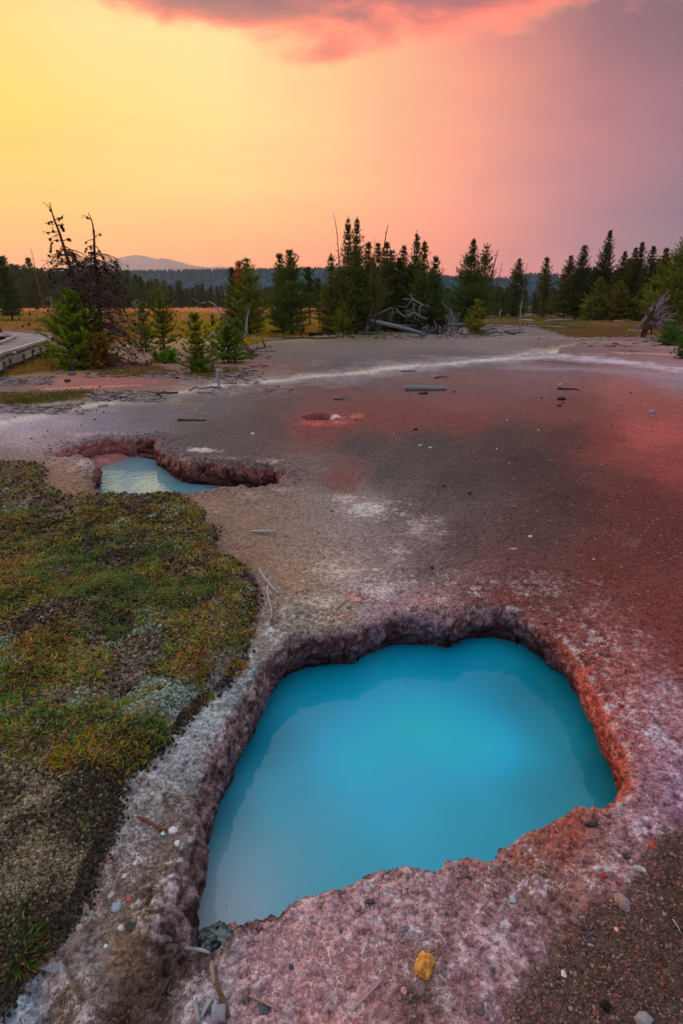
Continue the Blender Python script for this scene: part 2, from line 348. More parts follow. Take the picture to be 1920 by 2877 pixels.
# pool walls: the sheet turns over the rim, drops, and cuts back under it
def sink(s, n, key, Wd, H, slope):
    k = s > 0; Wd = np.broadcast_to(Wd, s.shape)[k]; t = np.clip(s[k] / Wd, 0, 1)
    hx = np.interp(t, key[0], key[1]) + slope[k] * np.clip(t * 1.3, 0, 1) + np.clip(s[k] - Wd, 0, 9); hz = np.interp(t, key[0], key[2]) * H - 0.4 * np.clip(s[k] - Wd, 0, 0.5)
    d = P2[k] - n[k]; d /= np.linalg.norm(d, axis=1)[:, None] + 1e-9
    G3[k, :2] = n[k] + d * hx[:, None]
    zr = Z[k] * (1 - sstep(t, 0, 0.5)); G3[k, 2] = zr + hz
PXg, PYg = to_px(GX, GY)
key = ([0, .1, .25, .5, .75, 1], [0, .020, .034, .022, -.018, .0], [0, -.05, -.2, -.5, -.9, -1.35])
sl1 = (0.075 * sstep(PXg, 900, 640) * sstep(PYg, 1780, 1900) * (1 - 0.45 * sstep(PYg, 2000, 2200)) + 0.075 * sstep(PYg, 2330, 2480) * sstep(PXg, 620, 520))
cI = at(560, 2650); W1 = 0.24 - 0.175 * np.exp(-(((GX - cI.x) / .13) ** 2 + ((GY - cI.y) / .13) ** 2) ** 1.5)
sink(s1, n1, key, W1, 0.25, sl1)
key2 = ([0, .1, .25, .5, .75, 1], [0, .03, .05, .045, .02, .05], [0, -.04, -.2, -.5, -.9, -1.35])
sl2 = 0.15 * np.exp(-(((PXg - 180) / 60) ** 2 + ((PYg - 1268) / 22) ** 2)) + 0.0 * PXg
sink(s2, n2, key2, 0.36, 0.27, sl2)
# silty shelf in the near corner of the big pool and shallow pink shelf in the far one
c2 = at(262, 1292, -0.22); ds2 = np.hypot((G3[:, 0] - c2.x) / 0.42, (G3[:, 1] - c2.y) / 0.5)
k = (ds2 < 1.3) & (s2 > 0.02); sh = -0.225 - 0.06 * sstep(ds2, 0.7, 1.2) + 0.01 * fbm(G3, 10, 3, 0.6); G3[k, 2] = np.maximum(G3[k, 2], sh[k])
# displace along the normal for rock-like lumps
Gg = G3.reshape(nR, nT, 3); dU = np.gradient(Gg, axis=0); dV = np.gradient(Gg, axis=1)
Nn = np.cross(dV, dU).reshape(-1, 3); Nn /= np.linalg.norm(Nn, axis=1)[:, None] + 1e-12; Nn[Nn[:, 2] < -0.6] *= -1
wall1 = sstep(s1, -0.03, 0.05); wall2 = sstep(s2, -0.05, 0.08)
k = near
amp = np.zeros(N0)
amp[k] = 0.0 + 0.028 * wall1[k] + 0.05 * wall2[k] + 0.010 * cr1[k] + 0.02 * cr2[k]
q = amp > 0.0005
amp *= 1.15
ph = 0.5 * fbm(G3[q], 34, 3, .7, 20) + fbm(G3[q], 11, 5, 0.62, 50) + 0.35 * (1 - 2 * np.abs(fbm(G3[q], 22, 3, 0.6, 80)))
G3[q] += Nn[q] * (amp[q] * ph)[:, None]

# ------------------------------------------------------------------ ground colours: mineral stains and painted crust relief, mapped
CTRL = """
-300,880,165,115,55;0,880,170,125,60;100,900,160,110,45;250,900,170,110,60;450,870,190,125,85;450,900,165,125,50;600,880,200,115,75;600,930,150,125,35;720,955,150,120,60;820,930,130,120,40;1000,935,90,90,50
80,1010,110,105,45;50,1050,150,105,60;150,1040,120,105,45;60,1085,120,100,98;150,1075,160,100,98;300,1070,155,85,78;450,1080,135,82,72;250,1095,160,85,75;100,1120,120,85,45;250,1120,100,90,45;340,1122,88,82,78
480,1110,112,98,88;600,1060,108,82,76;680,1050,130,85,62;740,1010,122,85,74;760,970,95,85,85;-300,1100,120,90,60
800,1000,96,88,88;1000,980,100,91,90;1000,1030,88,82,86;1200,1000,92,85,88;1350,962,116,102,100;1300,1010,82,82,90;1200,960,110,98,96
50,1190,172,155,186;150,1180,150,138,160;300,1170,112,110,128;450,1160,98,96,106;30,1240,152,130,142;150,1225,132,116,122;-200,1210,160,140,160
600,1130,92,88,92;600,1220,84,76,76;800,1130,95,74,74;900,1120,112,70,70;1000,1170,118,62,60;1150,1180,115,60,58;1300,1140,122,70,68;1300,1185,112,58,55;900,1205,118,58,54;750,1190,86,70,71
1100,1060,108,85,88;1300,1070,115,80,78;1500,1085,118,78,80;1500,1045,114,88,94;1600,1150,115,62,58;1800,1105,145,78,72;1900,1070,140,108,122;1850,1150,148,68,62;1830,1220,168,70,65;1700,1230,122,50,45;1900,1300,140,55,52;1600,1230,82,52,49;2300,1300,120,60,58
700,1280,86,75,75;1000,1250,76,66,68;1200,1245,70,62,65;1400,1235,74,57,57;1100,1320,78,70,72;1300,1350,70,60,62;1500,1300,68,50,50;1600,1400,75,48,46;1800,1400,98,43,42;1900,1500,96,42,41;1500,1500,82,56,55;1300,1500,84,66,66;1200,1400,80,70,72
1700,1600,102,46,43;1500,1600,98,58,56;1400,1650,100,60,60;1850,1700,112,50,45;1900,1850,110,50,48;2300,1800,105,48,45
950,1340,114,66,63;880,1330,108,92,90;600,1430,134,106,90;750,1430,128,106,94;700,1520,134,106,88;850,1500,134,113,104;900,1420,128,116,112;1000,1430,140,126,126;1200,1490,118,100,100;1150,1400,92,82,84;820,1640,142,113,92;950,1600,148,126,116;1050,1560,126,110,110;1100,1600,118,103,103;1200,1600,92,78,78
1050,1660,155,138,142;900,1700,134,117,104;1200,1680,145,115,115;1350,1670,116,82,80;850,1750,118,112,106;1100,1695,146,118,126;1500,1695,112,66,64;1650,1785,128,70,66;1750,1900,142,80,78;1850,1980,136,98,108;1800,2080,150,95,98;1820,2150,146,108,124;1880,2210,134,106,128;1790,2250,140,95,100
1750,2350,136,102,108;1650,2400,126,90,88;1880,2400,74,50,46;1900,2600,62,45,40;1700,2700,68,50,44;1600,2780,78,58,52;1500,2850,80,60,55;1880,2850,60,46,40;2200,2600,62,46,42;1600,2330,135,75,66;1500,2400,128,78,68
1500,2500,112,88,86;1450,2620,134,106,114;1350,2480,124,92,92;1400,2700,128,98,106;1200,2520,146,118,124;1000,2600,150,118,124;850,2650,158,124,128;700,2750,146,116,122;600,2700,128,114,122;550,2850,128,118,128;1000,2800,148,108,110;1200,2850,112,86,84;1300,2740,134,102,110;800,2870,150,112,118
700,1800,132,122,116;640,1920,118,124,128;580,2010,136,138,142;520,2150,124,128,134;480,2250,108,98,90;420,2200,114,115,116;380,2350,114,112,112;440,2450,108,92,82;350,2480,108,98,92;300,2550,104,94,88;350,2650,102,76,58;250,2700,108,104,104;200,2800,94,72,60;60,2820,92,106,118;330,2800,72,57,46;430,2700,62,48,40;400,2580,82,62,50;470,2560,70,54,56
0,1270,110,95,90;60,1330,122,96,74;170,1345,134,102,80;225,1315,144,122,116;190,1380,125,95,72;-300,1500,60,50,32
100,1500,66,52,30;300,1450,80,58,28;300,1700,48,46,22;500,1700,58,48,28;480,1450,56,46,32;100,2000,58,48,28;100,2400,58,50,42;200,2300,64,54,42;-300,2200,58,48,30;600,1640,84,66,44
"""
CP_ = []
for ln in CTRL.strip().splitlines():
    for it in ln.split(';'):
        v = [float(x) for x in it.split(',')]; CP_.append(v)
CP_ = np.array(CP_, np.float32); CC = lin(CP_[:, 2:]).astype(np.float32)
def warp_y(py): return 900 * np.log(np.maximum(py - 760, 40) / 100.0)
def stains(PX, PY, P):
    wx = fbm(P, 3.0, 4, 0.6, 11); wy = fbm(P, 3.0, 4, 0.6, 23)
    r = np.hypot(P[:, 0], P[:, 1]); am = 30 * sstep(r, 40, 3) 
    U = (PX + wx * am * 1.6).astype(np.float32); V_ = (warp_y(PY) + wy * am).astype(np.float32)
    cu, cv_ = CP_[:, 0], warp_y(CP_[:, 1]).astype(np.float32)
    out = np.zeros((len(U), 3), np.float32)
    for i in range(0, len(U), 20000):
        d2 = (U[i:i+20000, None] - cu) ** 2 + (V_[i:i+20000, None] - cv_) ** 2
        w = d2 + 2600.0; w = 1.0 / (w * w); out[i:i+20000] = (w @ CC) / w.sum(1, keepdims=True)
    return out
ALB = 1.0 / E0
front = (GY > 0.2) & (np.abs(Tg.ravel()) < 1.35)
Cg = np.zeros((N0, 3), np.float32); Cg[:] = lin((95, 75, 65))
Cg[front] = stains(PXg[front], PYg[front], P3[front])
def blob(x, y, a, b, off=0.0, fr_=8.0, hard=(0.0, 0.3), bias=0.25):
    """ragged patch round a point given in image pixels, half-sizes in pixels too"""
    d = 1 - np.hypot((PXg - x) / a, (PYg - y) / b)
    kk = blobk & (d > -0.6); m_ = np.zeros(N0)
    if kk.any(): m_[kk] = sstep(d[kk] * 0.85 + fbm(P3[kk], fr_, 4, 0.6, off) * 0.75 + fbm(P3[kk], fr_ * 5.5, 3, 0.7, off + 5) * 0.75 - bias, 0.0, 0.55)
    return m_
blobk = front & near
def paint(m_, c, a=1.0):
    global Cg
    mm = (m_ * a)[:, None]; Cg = Cg * (1 - mm) + lin(c) * mm
PY_ = PYg
def band(L, w0, c, a, off, fq):
    """ragged streak along a line given in image pixels"""
    global Cg
    L = np.array(L, float); k = front & (GY < 60); k = k & (PXg > L[0, 0]) & (PXg < L[-1, 0]) & (np.abs(PYg - np.interp(PXg, L[:, 0], L[:, 1])) < 3 * max(w0) + 12)
    lx = PXg[k]; yc = np.interp(lx, L[:, 0], L[:, 1]); wd = np.interp(lx, L[:, 0], np.linspace(w0[0], w0[1], len(L)))
    n = .75 * fbm(P3[k], fq, 4, 0.65, off) + .5 * fbm(P3[k], fq * 5, 3, .6, off); taper = sstep(lx, L[0, 0], L[0, 0] + .25 * (L[-1, 0] - L[0, 0])) if L[0, 0] > 900 else 1.0; a = a * taper; m_ = sstep(1 - np.abs(PYg[k] - yc + 5 * fbm(P3[k], 0.7, 3, 0.5, off + 3)) / wd + n * 1.0, 0.0, 1.1) * (lx > L[0, 0]) * (lx < L[-1, 0])
    m_ = (m_ * a)[:, None]; Cg[k] = Cg[k] * (1 - m_) + lin(c) * m_
band([(-60,1222),(100,1180),(250,1148),(400,1122),(600,1087),(800,1067),(1000,1049),(1200,1027),(1350,1014),(1480,1000),(1560,988)], (62, 20), (150,142,150), 0.6, 40, 1.0)
band([(-60,1206),(100,1172),(250,1141),(400,1116),(600,1083),(800,1064),(1000,1047),(1200,1024),(1350,1012),(1480,999),(1570,985)], (13, 7), (200,190,182), 0.75, 40, 1.6)
band([(-60,1192),(100,1160),(250,1132),(400,1108),(600,1077),(800,1059),(1000,1043),(1200,1020),(1350,1008)], (5, 3), (150,118,80), 0.7, 44, 2.0)
band([(1420,1006),(1500,985),(1560,978),(1620,965),(1560,952),(1700,950)], (9, 6), (170,150,125), 0.6, 46, 1.5)
band([(1430,1008),(1455,1002),(1480,998),(1530,992),(1545,990)], (5, 5), (62,50,36), 0.85, 48, 3)
band([(1490,1012),(1560,1018),(1620,1024),(1700,1034)], (3, 3), (66,52,38), 0.85, 49, 3)
band([(1380,1006),(1500,1000),(1600,1001),(1700,1008),(1800,1022),(1960,1046)], (9, 16), (178,164,184), 0.9, 51, 1.0)
band([(1330,1030),(1500,1030),(1620,1032),(1750,1040),(1960,1066)], (10, 16), (140,122,140), 0.6, 52, 1.0)
band([(1230,955),(1450,948),(1560,946),(1650,955),(1950,975)], (7, 9), (140,118,108), 0.5, 53, 1.2)
band([(1560,968),(1700,962),(1950,972)], (8, 8), (150,112,95), 0.5, 54, 1.2)
band([(1690,985),(1760,990),(1920,998)], (2.2, 2.2), (205,150,120), 0.8, 57, 3)
band([(1690,982),(1760,986),(1920,992)], (1.6, 1.6), (60,44,34), 0.8, 58, 3)
band([(100,1095),(250,1090),(400,1085)], (3, 3), (215,150,135), 0.5, 59, 3)
band([(-50,1090),(60,1078),(160,1062)], (8, 5), (88,80,80), 0.7, 60, 2)
band([(230,1128),(360,1112),(470,1108)], (12, 6), (84,80,80), 0.75, 61, 2.5)
band([(-50,1162),(80,1150),(240,1132)], (9, 6), (70,64,66), 0.75, 62, 2.5)
for (x, y, a, b, c, al, fq, bi) in [
  (1040,1430,130,42,(196,186,190),.9,9,.30),(960,1400,60,20,(180,160,162),.7,9,.3),(1190,1480,110,50,(170,152,156),.75,9,.42),(960,1600,150,60,(188,170,162),.75,9,.4),(1120,1560,60,90,(170,152,158),.7,9,.4),
  (1060,1655,150,45,(190,172,180),.8,10,.35),(900,1690,120,50,(180,168,160),.7,10,.4),(840,1745,80,40,(120,128,98),.5,12,.4),(1220,1690,90,26,(190,110,108),.6,12,.35),(1000,1680,60,20,(178,95,92),.5,12,.4),(1420,1672,120,30,(130,60,58),.6,10,.3),
  (940,1340,90,26,(122,66,62),.35,4,.2),(1620,1500,60,20,(120,100,100),.4,9,.45),(1780,1520,90,30,(125,95,95),.45,12,.5),
  (560,1265,60,16,(186,182,190),.8,5,.25),(520,1295,40,12,(160,130,128),.6,6,.3),(760,1300,60,14,(170,140,140),.7,6,.3),(640,1290,120,14,(150,142,146),.6,6,.35),(260,1222,130,10,(186,150,160),.6,5,.3),(160,1262,70,16,(178,128,135),.7,5,.3),(240,1310,45,30,(186,170,178),.65,7,.35),(680,1395,100,14,(150,128,125),.6,7,.3),(800,1375,50,16,(178,130,128),.6,7,.3),
  (600,2000,80,110,(158,182,196),.75,10,.35),(700,1870,90,70,(150,168,176),.7,10,.35),(760,1790,60,40,(160,185,190),.6,12,.4),(460,2180,60,80,(150,165,178),.55,12,.42),(500,2440,30,70,(130,175,200),.5,12,.45),(480,2260,50,60,(52,44,34),.7,12,.35),(340,2380,60,60,(138,146,152),.5,12,.4),(60,2820,110,50,(118,145,165),.6,12,.35),(160,2720,70,40,(110,130,145),.5,12,.4),
  (420,2520,60,120,(50,42,34),.55,14,.35),(300,2850,130,60,(44,36,28),.55,14,.35),
  (1640,2330,110,60,(150,66,54),.75,9,.3),(1450,2400,110,40,(150,72,60),.65,9,.3),(1340,2445,60,26,(165,95,84),.6,9,.3),(1720,2000,50,90,(168,72,64),.8,9,.25),(1760,2100,40,70,(172,84,72),.8,9,.25),(1690,1870,50,60,(150,70,66),.7,9,.25),(1540,1740,90,40,(124,58,60),.7,9,.25),(1750,2210,50,50,(150,74,62),.6,9,.3),
  (1850,2050,70,100,(165,150,178),.6,11,.38),(1830,2280,90,90,(150,130,155),.6,11,.38),(1780,2430,80,60,(140,125,150),.6,11,.38),(1500,2640,140,90,(150,122,138),.5,11,.4),(1320,2640,140,120,(168,130,145),.5,11,.4),(1000,2690,160,110,(196,146,148),.6,10,.4),(760,2720,180,90,(190,152,158),.55,10,.42),(640,2680,90,60,(130,135,150),.5,11,.38),(1130,2620,70,60,(130,135,150),.45,11,.38),(820,2850,140,60,(196,140,142),.5,11,.4),(560,2790,90,80,(140,150,168),.5,11,.4),(1400,2560,160,50,(120,88,76),.5,10,.35),
  (1130,2800,110,60,(66,52,48),.75,13,.36),(1250,2700,60,50,(72,58,54),.6,13,.4),(1050,2850,70,50,(62,50,46),.7,13,.36),(1240,2600,40,40,(84,70,66),.5,13,.4),(1880,2450,90,60,(70,44,42),.8,8,.3)]:
    paint(blob(x, y, a, b, x * 0.013 + y * 0.007, fq, (0.0, 0.28), bi), c, al)
# dark gravel field, lower right, with a ragged border
gr = np.array([(2100,2330),(1860,2350),(1810,2420),(1800,2490),(1690,2530),(1600,2600),(1560,2700),(1470,2740),(1420,2860),(1380,2990),(2400,2990)])
GRP = np.array([tuple(at(*p))[:2] for p in gr]); k = front & (fr < 3.2); sg = np.full(N0, -9.0); sg[k], _ = sdist(P2[k], GRP)
mg = np.zeros(N0); mg[k] = sstep(sg[k] + 0.06 * fbm(P3[k], 7, 5, 0.65, 77), -0.015, 0.02)
paint(mg, (66, 50, 45), 0.9)
# vent stains
for (x, y, a, b, c) in [(885,1192,52,7,(190,76,58)),(955,1186,50,9,(176,74,60)),(1000,1168,26,10,(176,86,70)),(940,1172,22,6,(205,190,195)),(900,1178,110,26,(150,66,58))][::-1]:
    paint(blob(x, y, a, b, x * .1, 6, (0.0, 0.3), 0.12), c, 0.85)
dvv = sstep(dv, 0.24, 0.12); paint(dvv, (58, 40, 46), 0.9)
# walls: rust-brown rock with purple and pale crusts, crevice shade painted by noise, darker towards the water line
wn1 = fbm(G3[near], 14, 4, 0.65, 5); wn2 = fbm(G3[near], 45, 3, 0.6, 15)
Wc = np.zeros((near.sum(), 3)); px_n = PXg[near]; zz = G3[near, 2]
t_ = sstep(wn1 + 0.6 * wn2, -0.35, 0.5)[:, None]
leftw = sstep(px_n, 900, 700)[:, None]; rightw = sstep(px_n, 1450, 1650)[:, None]
ca = lin((96,62,60)) * (1 - rightw) + lin((140,60,50)) * rightw; ca = ca * (1 - leftw) + lin((58,44,44)) * leftw
cb = lin((150,120,128)) * (1 - rightw) + lin((185,95,80)) * rightw; cb = cb * (1 - leftw) + lin((124,104,106)) * leftw
Wc = ca * (1 - t_) + cb * t_
w2m = (s2[near] > -0.1)[:, None]
Wc = np.where(w2m, lin((98, 50, 42)) * (1 - t_) + lin((165, 105, 95)) * t_, Wc)
wet = sstep(zz, -0.07, -0.19)[:, None]; Wc = Wc * (1 - 0.5 * wet) * (0.78 + .5 * wn2[:, None])  # wet only means darker towards the water line
wm_ = np.zeros(N0); wm_[near] = np.maximum(sstep(s1[near] + 0.02 * wn1 + .02 * leftw[:, 0], 0.0, 0.045), sstep(s2[near] + 0.04 * wn1, 0.0, 0.09))
Cw = Cg.copy(); Cw[near] = Wc; Cg = Cg * (1 - wm_[:, None]) + Cw * wm_[:, None]
k = (ds2 < 1.2) & (s2 > 0.05); Cg[k] = lin((150, 92, 90))
paint(gul * (s1 < 0.02), (58, 46, 38), 0.8)
# bare earth under the moss plants
mm_ = sstep(sm + 0.03 * hum, -0.01, 0.03)
mc = np.where((fbm(P3, 7, 4, 0.6, 90) > 0.1)[:, None], lin((120, 98, 72)), lin((48, 38, 28)))
mc = mc * (0.8 + 0.5 * fbm(P3, 40, 2, 0.5, 4)[:, None])
Cg = Cg * (1 - 0.55 * mm_[:, None]) + mc * 0.55 * mm_[:, None]
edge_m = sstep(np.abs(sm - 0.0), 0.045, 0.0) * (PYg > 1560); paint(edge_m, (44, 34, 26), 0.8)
# far land
Cg[fr > 260] = lin((60, 66, 50))
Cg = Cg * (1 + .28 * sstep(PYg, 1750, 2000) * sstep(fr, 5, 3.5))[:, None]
ko = sstep(fr, 2.0, 4.0)[:, None] * .20; Cg = Cg * (1 - ko) + Cg.mean(1, keepdims=True) * ko
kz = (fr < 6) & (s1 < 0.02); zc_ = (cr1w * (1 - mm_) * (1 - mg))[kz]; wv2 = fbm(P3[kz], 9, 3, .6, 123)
bump_lit = (sstep(pit[kz], .02, .3) * sstep(wv2, -.35, .25) * .55 * np.clip(zc_ * 1.3, 0, 1))[:, None]; pit_shade = (sstep(pit[kz], -.12, -.42) * .55 * np.clip(zc_ * 1.3 + .15, 0, 1))[:, None]
Cg[kz] = (Cg[kz] * (1 - bump_lit) + lin((196, 190, 198)) * bump_lit) * (1 - pit_shade)  # relief light painted into the crust: bumps paled, pits darkened
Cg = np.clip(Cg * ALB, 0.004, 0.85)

# faces; holes are not needed: the sheet itself dips under the water
i = np.arange(nR - 1)[:, None] * nT; j = np.arange(nT - 1)[None, :]
Qg = np.stack([i + j, i + j + 1, i + nT + j + 1, i + nT + j], -1).reshape(-1, 4)
cap = np.stack([np.full(nT - 1, N0), np.arange(1, nT), np.arange(nT - 1)], -1)
Gv = np.vstack([G3, [[0, 0, 0]]]); Gc = np.vstack([Cg, Cg[:1]])
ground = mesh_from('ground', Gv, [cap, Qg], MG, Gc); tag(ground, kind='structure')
ZG = G3[:, 2].reshape(nR, nT)
lr = np.log(RR)
def gz(x, y):
    x = np.atleast_1d(np.asarray(x, float)); y = np.atleast_1d(np.asarray(y, float))
    a = np.interp(np.log(np.hypot(x, y) + 1e-9), lr, np.arange(nR)); b = np.interp(np.arctan2(x, y), TT, np.arange(nT))
    i = np.clip(a.astype(int), 0, nR - 2); j = np.clip(b.astype(int), 0, nT - 2); fa = a - i; fb = b - j
    return (ZG[i, j] * (1 - fa) + ZG[i + 1, j] * fa) * (1 - fb) + (ZG[i, j + 1] * (1 - fa) + ZG[i + 1, j + 1] * fa) * fb
def gpt(px, py, up=0.0):
    p = at(px, py); z = float(gz(p.x, p.y)[0]); p = at(px, py, z); return Vector((p.x, p.y, z + up))

# ------------------------------------------------------------------ milky hot spring water
def water(name, R, z, ctrl, mat, step, mul=(.36, 1.04, 1.06)):
    x0, y0 = R.min(0) - 0.12; x1, y1 = R.max(0) + 0.12
    xs = np.arange(x0, x1, step); ys = np.arange(y0, y1, step); X, Y = np.meshgrid(xs, ys, indexing='ij'); P = np.stack([X.ravel(), Y.ravel()], 1)
    s, _ = sdist(P, R); nx, ny = X.shape
    i = np.arange(nx - 1)[:, None] * ny; j = np.arange(ny - 1)[None, :]
    Q = np.stack([i + j, i + ny + j, i + ny + j + 1, i + j + 1], -1).reshape(-1, 4); Q = Q[(s[Q] > -0.09).all(1)]
    c = np.array(ctrl, float); w_ = np.array([tuple(at(a, b, z))[:2] for a, b in c[:, :2]])
    Wt = 1 / (((P[:, None] - w_[None]) ** 2).sum(2) + 0.02 * (1 + 4 * (step > .03))) ** 1.6; C = (Wt @ lin(c[:, 2:])) / Wt.sum(1, keepdims=True) * ALB
    u = np.unique(Q); mp = np.zeros(len(P), int); mp[u] = np.arange(len(u))
    return mesh_from(name, np.c_[P, np.full(len(P), z)][u], [mp[Q]], mat, np.clip(C * np.array(mul), 0, 0.85)[u])
w1 = water('water', R1, WZ1, [(1200,2050,0,156,198),(1000,2150,0,152,192),(1350,2100,0,150,186),(1100,2300,5,140,172),(800,2250,50,130,155),(650,2450,110,126,146),(600,2560,215,134,142),(700,2560,175,132,146),(640,2510,170,132,146),(820,2480,60,126,148),(1000,2420,35,130,150),(1300,2330,15,128,152),(1550,2250,10,105,125),(1700,2180,10,88,104),(1600,2050,5,110,132),(1550,1950,8,98,118),(1200,1830,4,112,140),(900,1900,4,112,138),(720,2100,10,100,125),(620,2300,40,95,115)], m_water('milky_turquoise_water', 0.0006), 0.02)  # darker tones near the walls paint in their mirrored shade
tag(w1, kind='structure')
w2 = water('water', R2, WZ2, [(400,1340,120,128,136),(320,1370,135,142,148),(500,1380,95,116,128),(380,1275,100,110,120),(600,1375,80,104,114),(265,1290,150,110,115)], m_water('milky_water_sky_paled', 0.004, 1.75), 0.04, (.58, 1.0, 1.10))  # pale base tones paint in the white sky reflection
tag(w2, kind='structure')

# ------------------------------------------------------------------ far land: wooded ridge and mountain
def slope_strip(name, prof, Y0, depth, colA, colB, seed, zbase=-2.0):
    """a hill whose skyline follows the image pixel profile [(px, py)...] at distance Y0 and falls off both ways"""
    pr = np.array([tuple(at_y(a, b, Y0)) for a, b in prof]); xs = np.linspace(pr[0, 0], pr[-1, 0], 260); top = np.interp(xs, pr[:, 0], pr[:, 2])
    ts = np.linspace(0, 1, 40); X, T = np.meshgrid(xs, ts, indexing='ij'); H = np.repeat(top[:, None], 40, 1)
    fall = np.where(T < 0.55, sstep(T, 0, 0.55), 1 - sstep(T, 0.55, 1.0))
    Y = Y0 - depth * 0.55 + depth * T
    P = np.stack([X.ravel(), Y.ravel(), np.zeros(X.size)], 1); nz = fbm(P, 3.0 / depth, 5, 0.55, seed).reshape(X.shape)
    Zz = zbase + (H - zbase) * np.clip(fall * (1 + 0.30 * nz * (1 - np.abs(fall * 2 - 1) * 0.2) * (fall < 0.98)), 0, 1)
    ny = 40; i = np.arange(len(xs) - 1)[:, None] * ny; j = np.arange(ny - 1)[None, :]
    Q = np.stack([i + j, i + ny + j, i + ny + j + 1, i + j + 1], -1).reshape(-1, 4)
    t_ = sstep(nz, -0.4, 0.4).ravel()[:, None]; C = lin(colA) * (1 - t_) + lin(colB) * t_
    o = mesh_from(name, np.stack([X.ravel(), Y.ravel(), Zz.ravel()], 1), [Q], MHILL, C); tag(o, kind='structure'); return o, xs, Zz, Y
ridge, rx, rz, ry = slope_strip('wooded_ridge', [(-1400,778),(-300,771),(150,774),(300,771),(600,765),(750,763),(960,764),(1130,771),(1260,785),(1330,790),(1420,788),(1480,776),(1560,780),(1700,784),(2100,772),(3200,778)], 900, 620, (34,82,104), (40,90,108), 3)  # blue of the distant haze is put into the slope colour
mount, *_ = slope_strip('mountain', [(-2500,790),(-400,752),(100,762),(180,757),(240,752),(263,737),(290,747),(320,752),(350,738),(380,730),(415,723),(440,726),(468,738),(490,730),(520,742),(560,750),(610,755),(630,748),(660,760),(900,775),(1800,800)], 3000, 1500, (186,146,156), (222,180,172), 8)  # pale pink fade of the air is put into the mountain colour
# the ridge's own cover of conifers, thousands of them, one mass, haze blue painted into their colour
rs = np.random.RandomState(5); MBf = MB(); nt = 16000
ix = rs.randint(0, 259, nt); tt = np.r_[rs.uniform(0.05, 0.54, nt - 5000), rs.uniform(0.50, 0.56, 5000)]
xx = rx[ix] + rs.rand(nt) * (rx[1] - rx[0]); yy = 900 - 620 * 0.55 + 620 * tt; jj = tt * 39
zz_ = rz[ix, np.clip(jj.astype(int), 0, 38)] * (1 - (jj % 1)) + rz[ix, np.clip(jj.astype(int) + 1, 0, 39)] * (jj % 1)
hh = rs.uniform(3.5, 6, nt); wv_ = hh * 0.34
V = np.zeros((nt, 8, 3)); 
for q_, (a, h_) in enumerate([(0, .05), (2.1, .05), (4.2, .05)]):
    V[:, q_] = np.stack([xx + wv_ * math.cos(a), yy + wv_ * math.sin(a), zz_ + hh * h_], 1); V[:, q_ + 4] = np.stack([xx + wv_ * .6 * math.cos(a + 1), yy + wv_ * .6 * math.sin(a + 1), zz_ + hh * .45], 1)
V[:, 3] = np.stack([xx, yy, zz_ + hh * 0.7], 1); V[:, 7] = np.stack([xx, yy, zz_ + hh], 1)
Tq = np.array([[0, 1, 3], [1, 2, 3], [2, 0, 3], [4, 5, 7], [5, 6, 7], [6, 4, 7]])
T_ = (np.arange(nt)[:, None, None] * 8 + Tq[None]).reshape(-1, 3)
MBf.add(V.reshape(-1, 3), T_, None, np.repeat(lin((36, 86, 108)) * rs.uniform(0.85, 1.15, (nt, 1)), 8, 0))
tag(MBf.build('ridge_forest', MHILL, None, False), 'conifer forest with painted haze blue covering the distant ridge', 'forest', kind='stuff')

# ------------------------------------------------------------------ conifers
def needles(mb, S, D, L, n, nl, nw, colr, rs, tipc=0.35):
    """bottle-brush shoots: S start, D unit direction, L length, n needles each"""
    m = len(S)
    if m == 0: return
    t = rs.rand(m, n); a = rs.rand(m, n) * 2 * math.pi
    A = np.cross(D, rs.randn(m, 3)); A /= np.linalg.norm(A, axis=1)[:, None] + 1e-9; B = np.cross(D, A)
    perp = np.cos(a)[..., None] * A[:, None] + np.sin(a)[..., None] * B[:, None]; per2 = -np.sin(a)[..., None] * A[:, None] + np.cos(a)[..., None] * B[:, None]
    P0 = S[:, None] + D[:, None] * (t * L[:, None])[..., None]
    k = (0.75 + 0.5 * rs.rand(m, n))[..., None]
    tip = P0 + nl * k * (D[:, None] * 0.75 + perp * 0.6)
    V = np.stack([P0 - per2 * nw / 2, P0 + per2 * nw / 2, tip], 2).reshape(-1, 3)
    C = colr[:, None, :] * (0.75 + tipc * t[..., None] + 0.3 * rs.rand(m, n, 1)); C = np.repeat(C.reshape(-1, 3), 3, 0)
    mb.add(V, np.arange(m * n * 3).reshape(-1, 3), None, C)
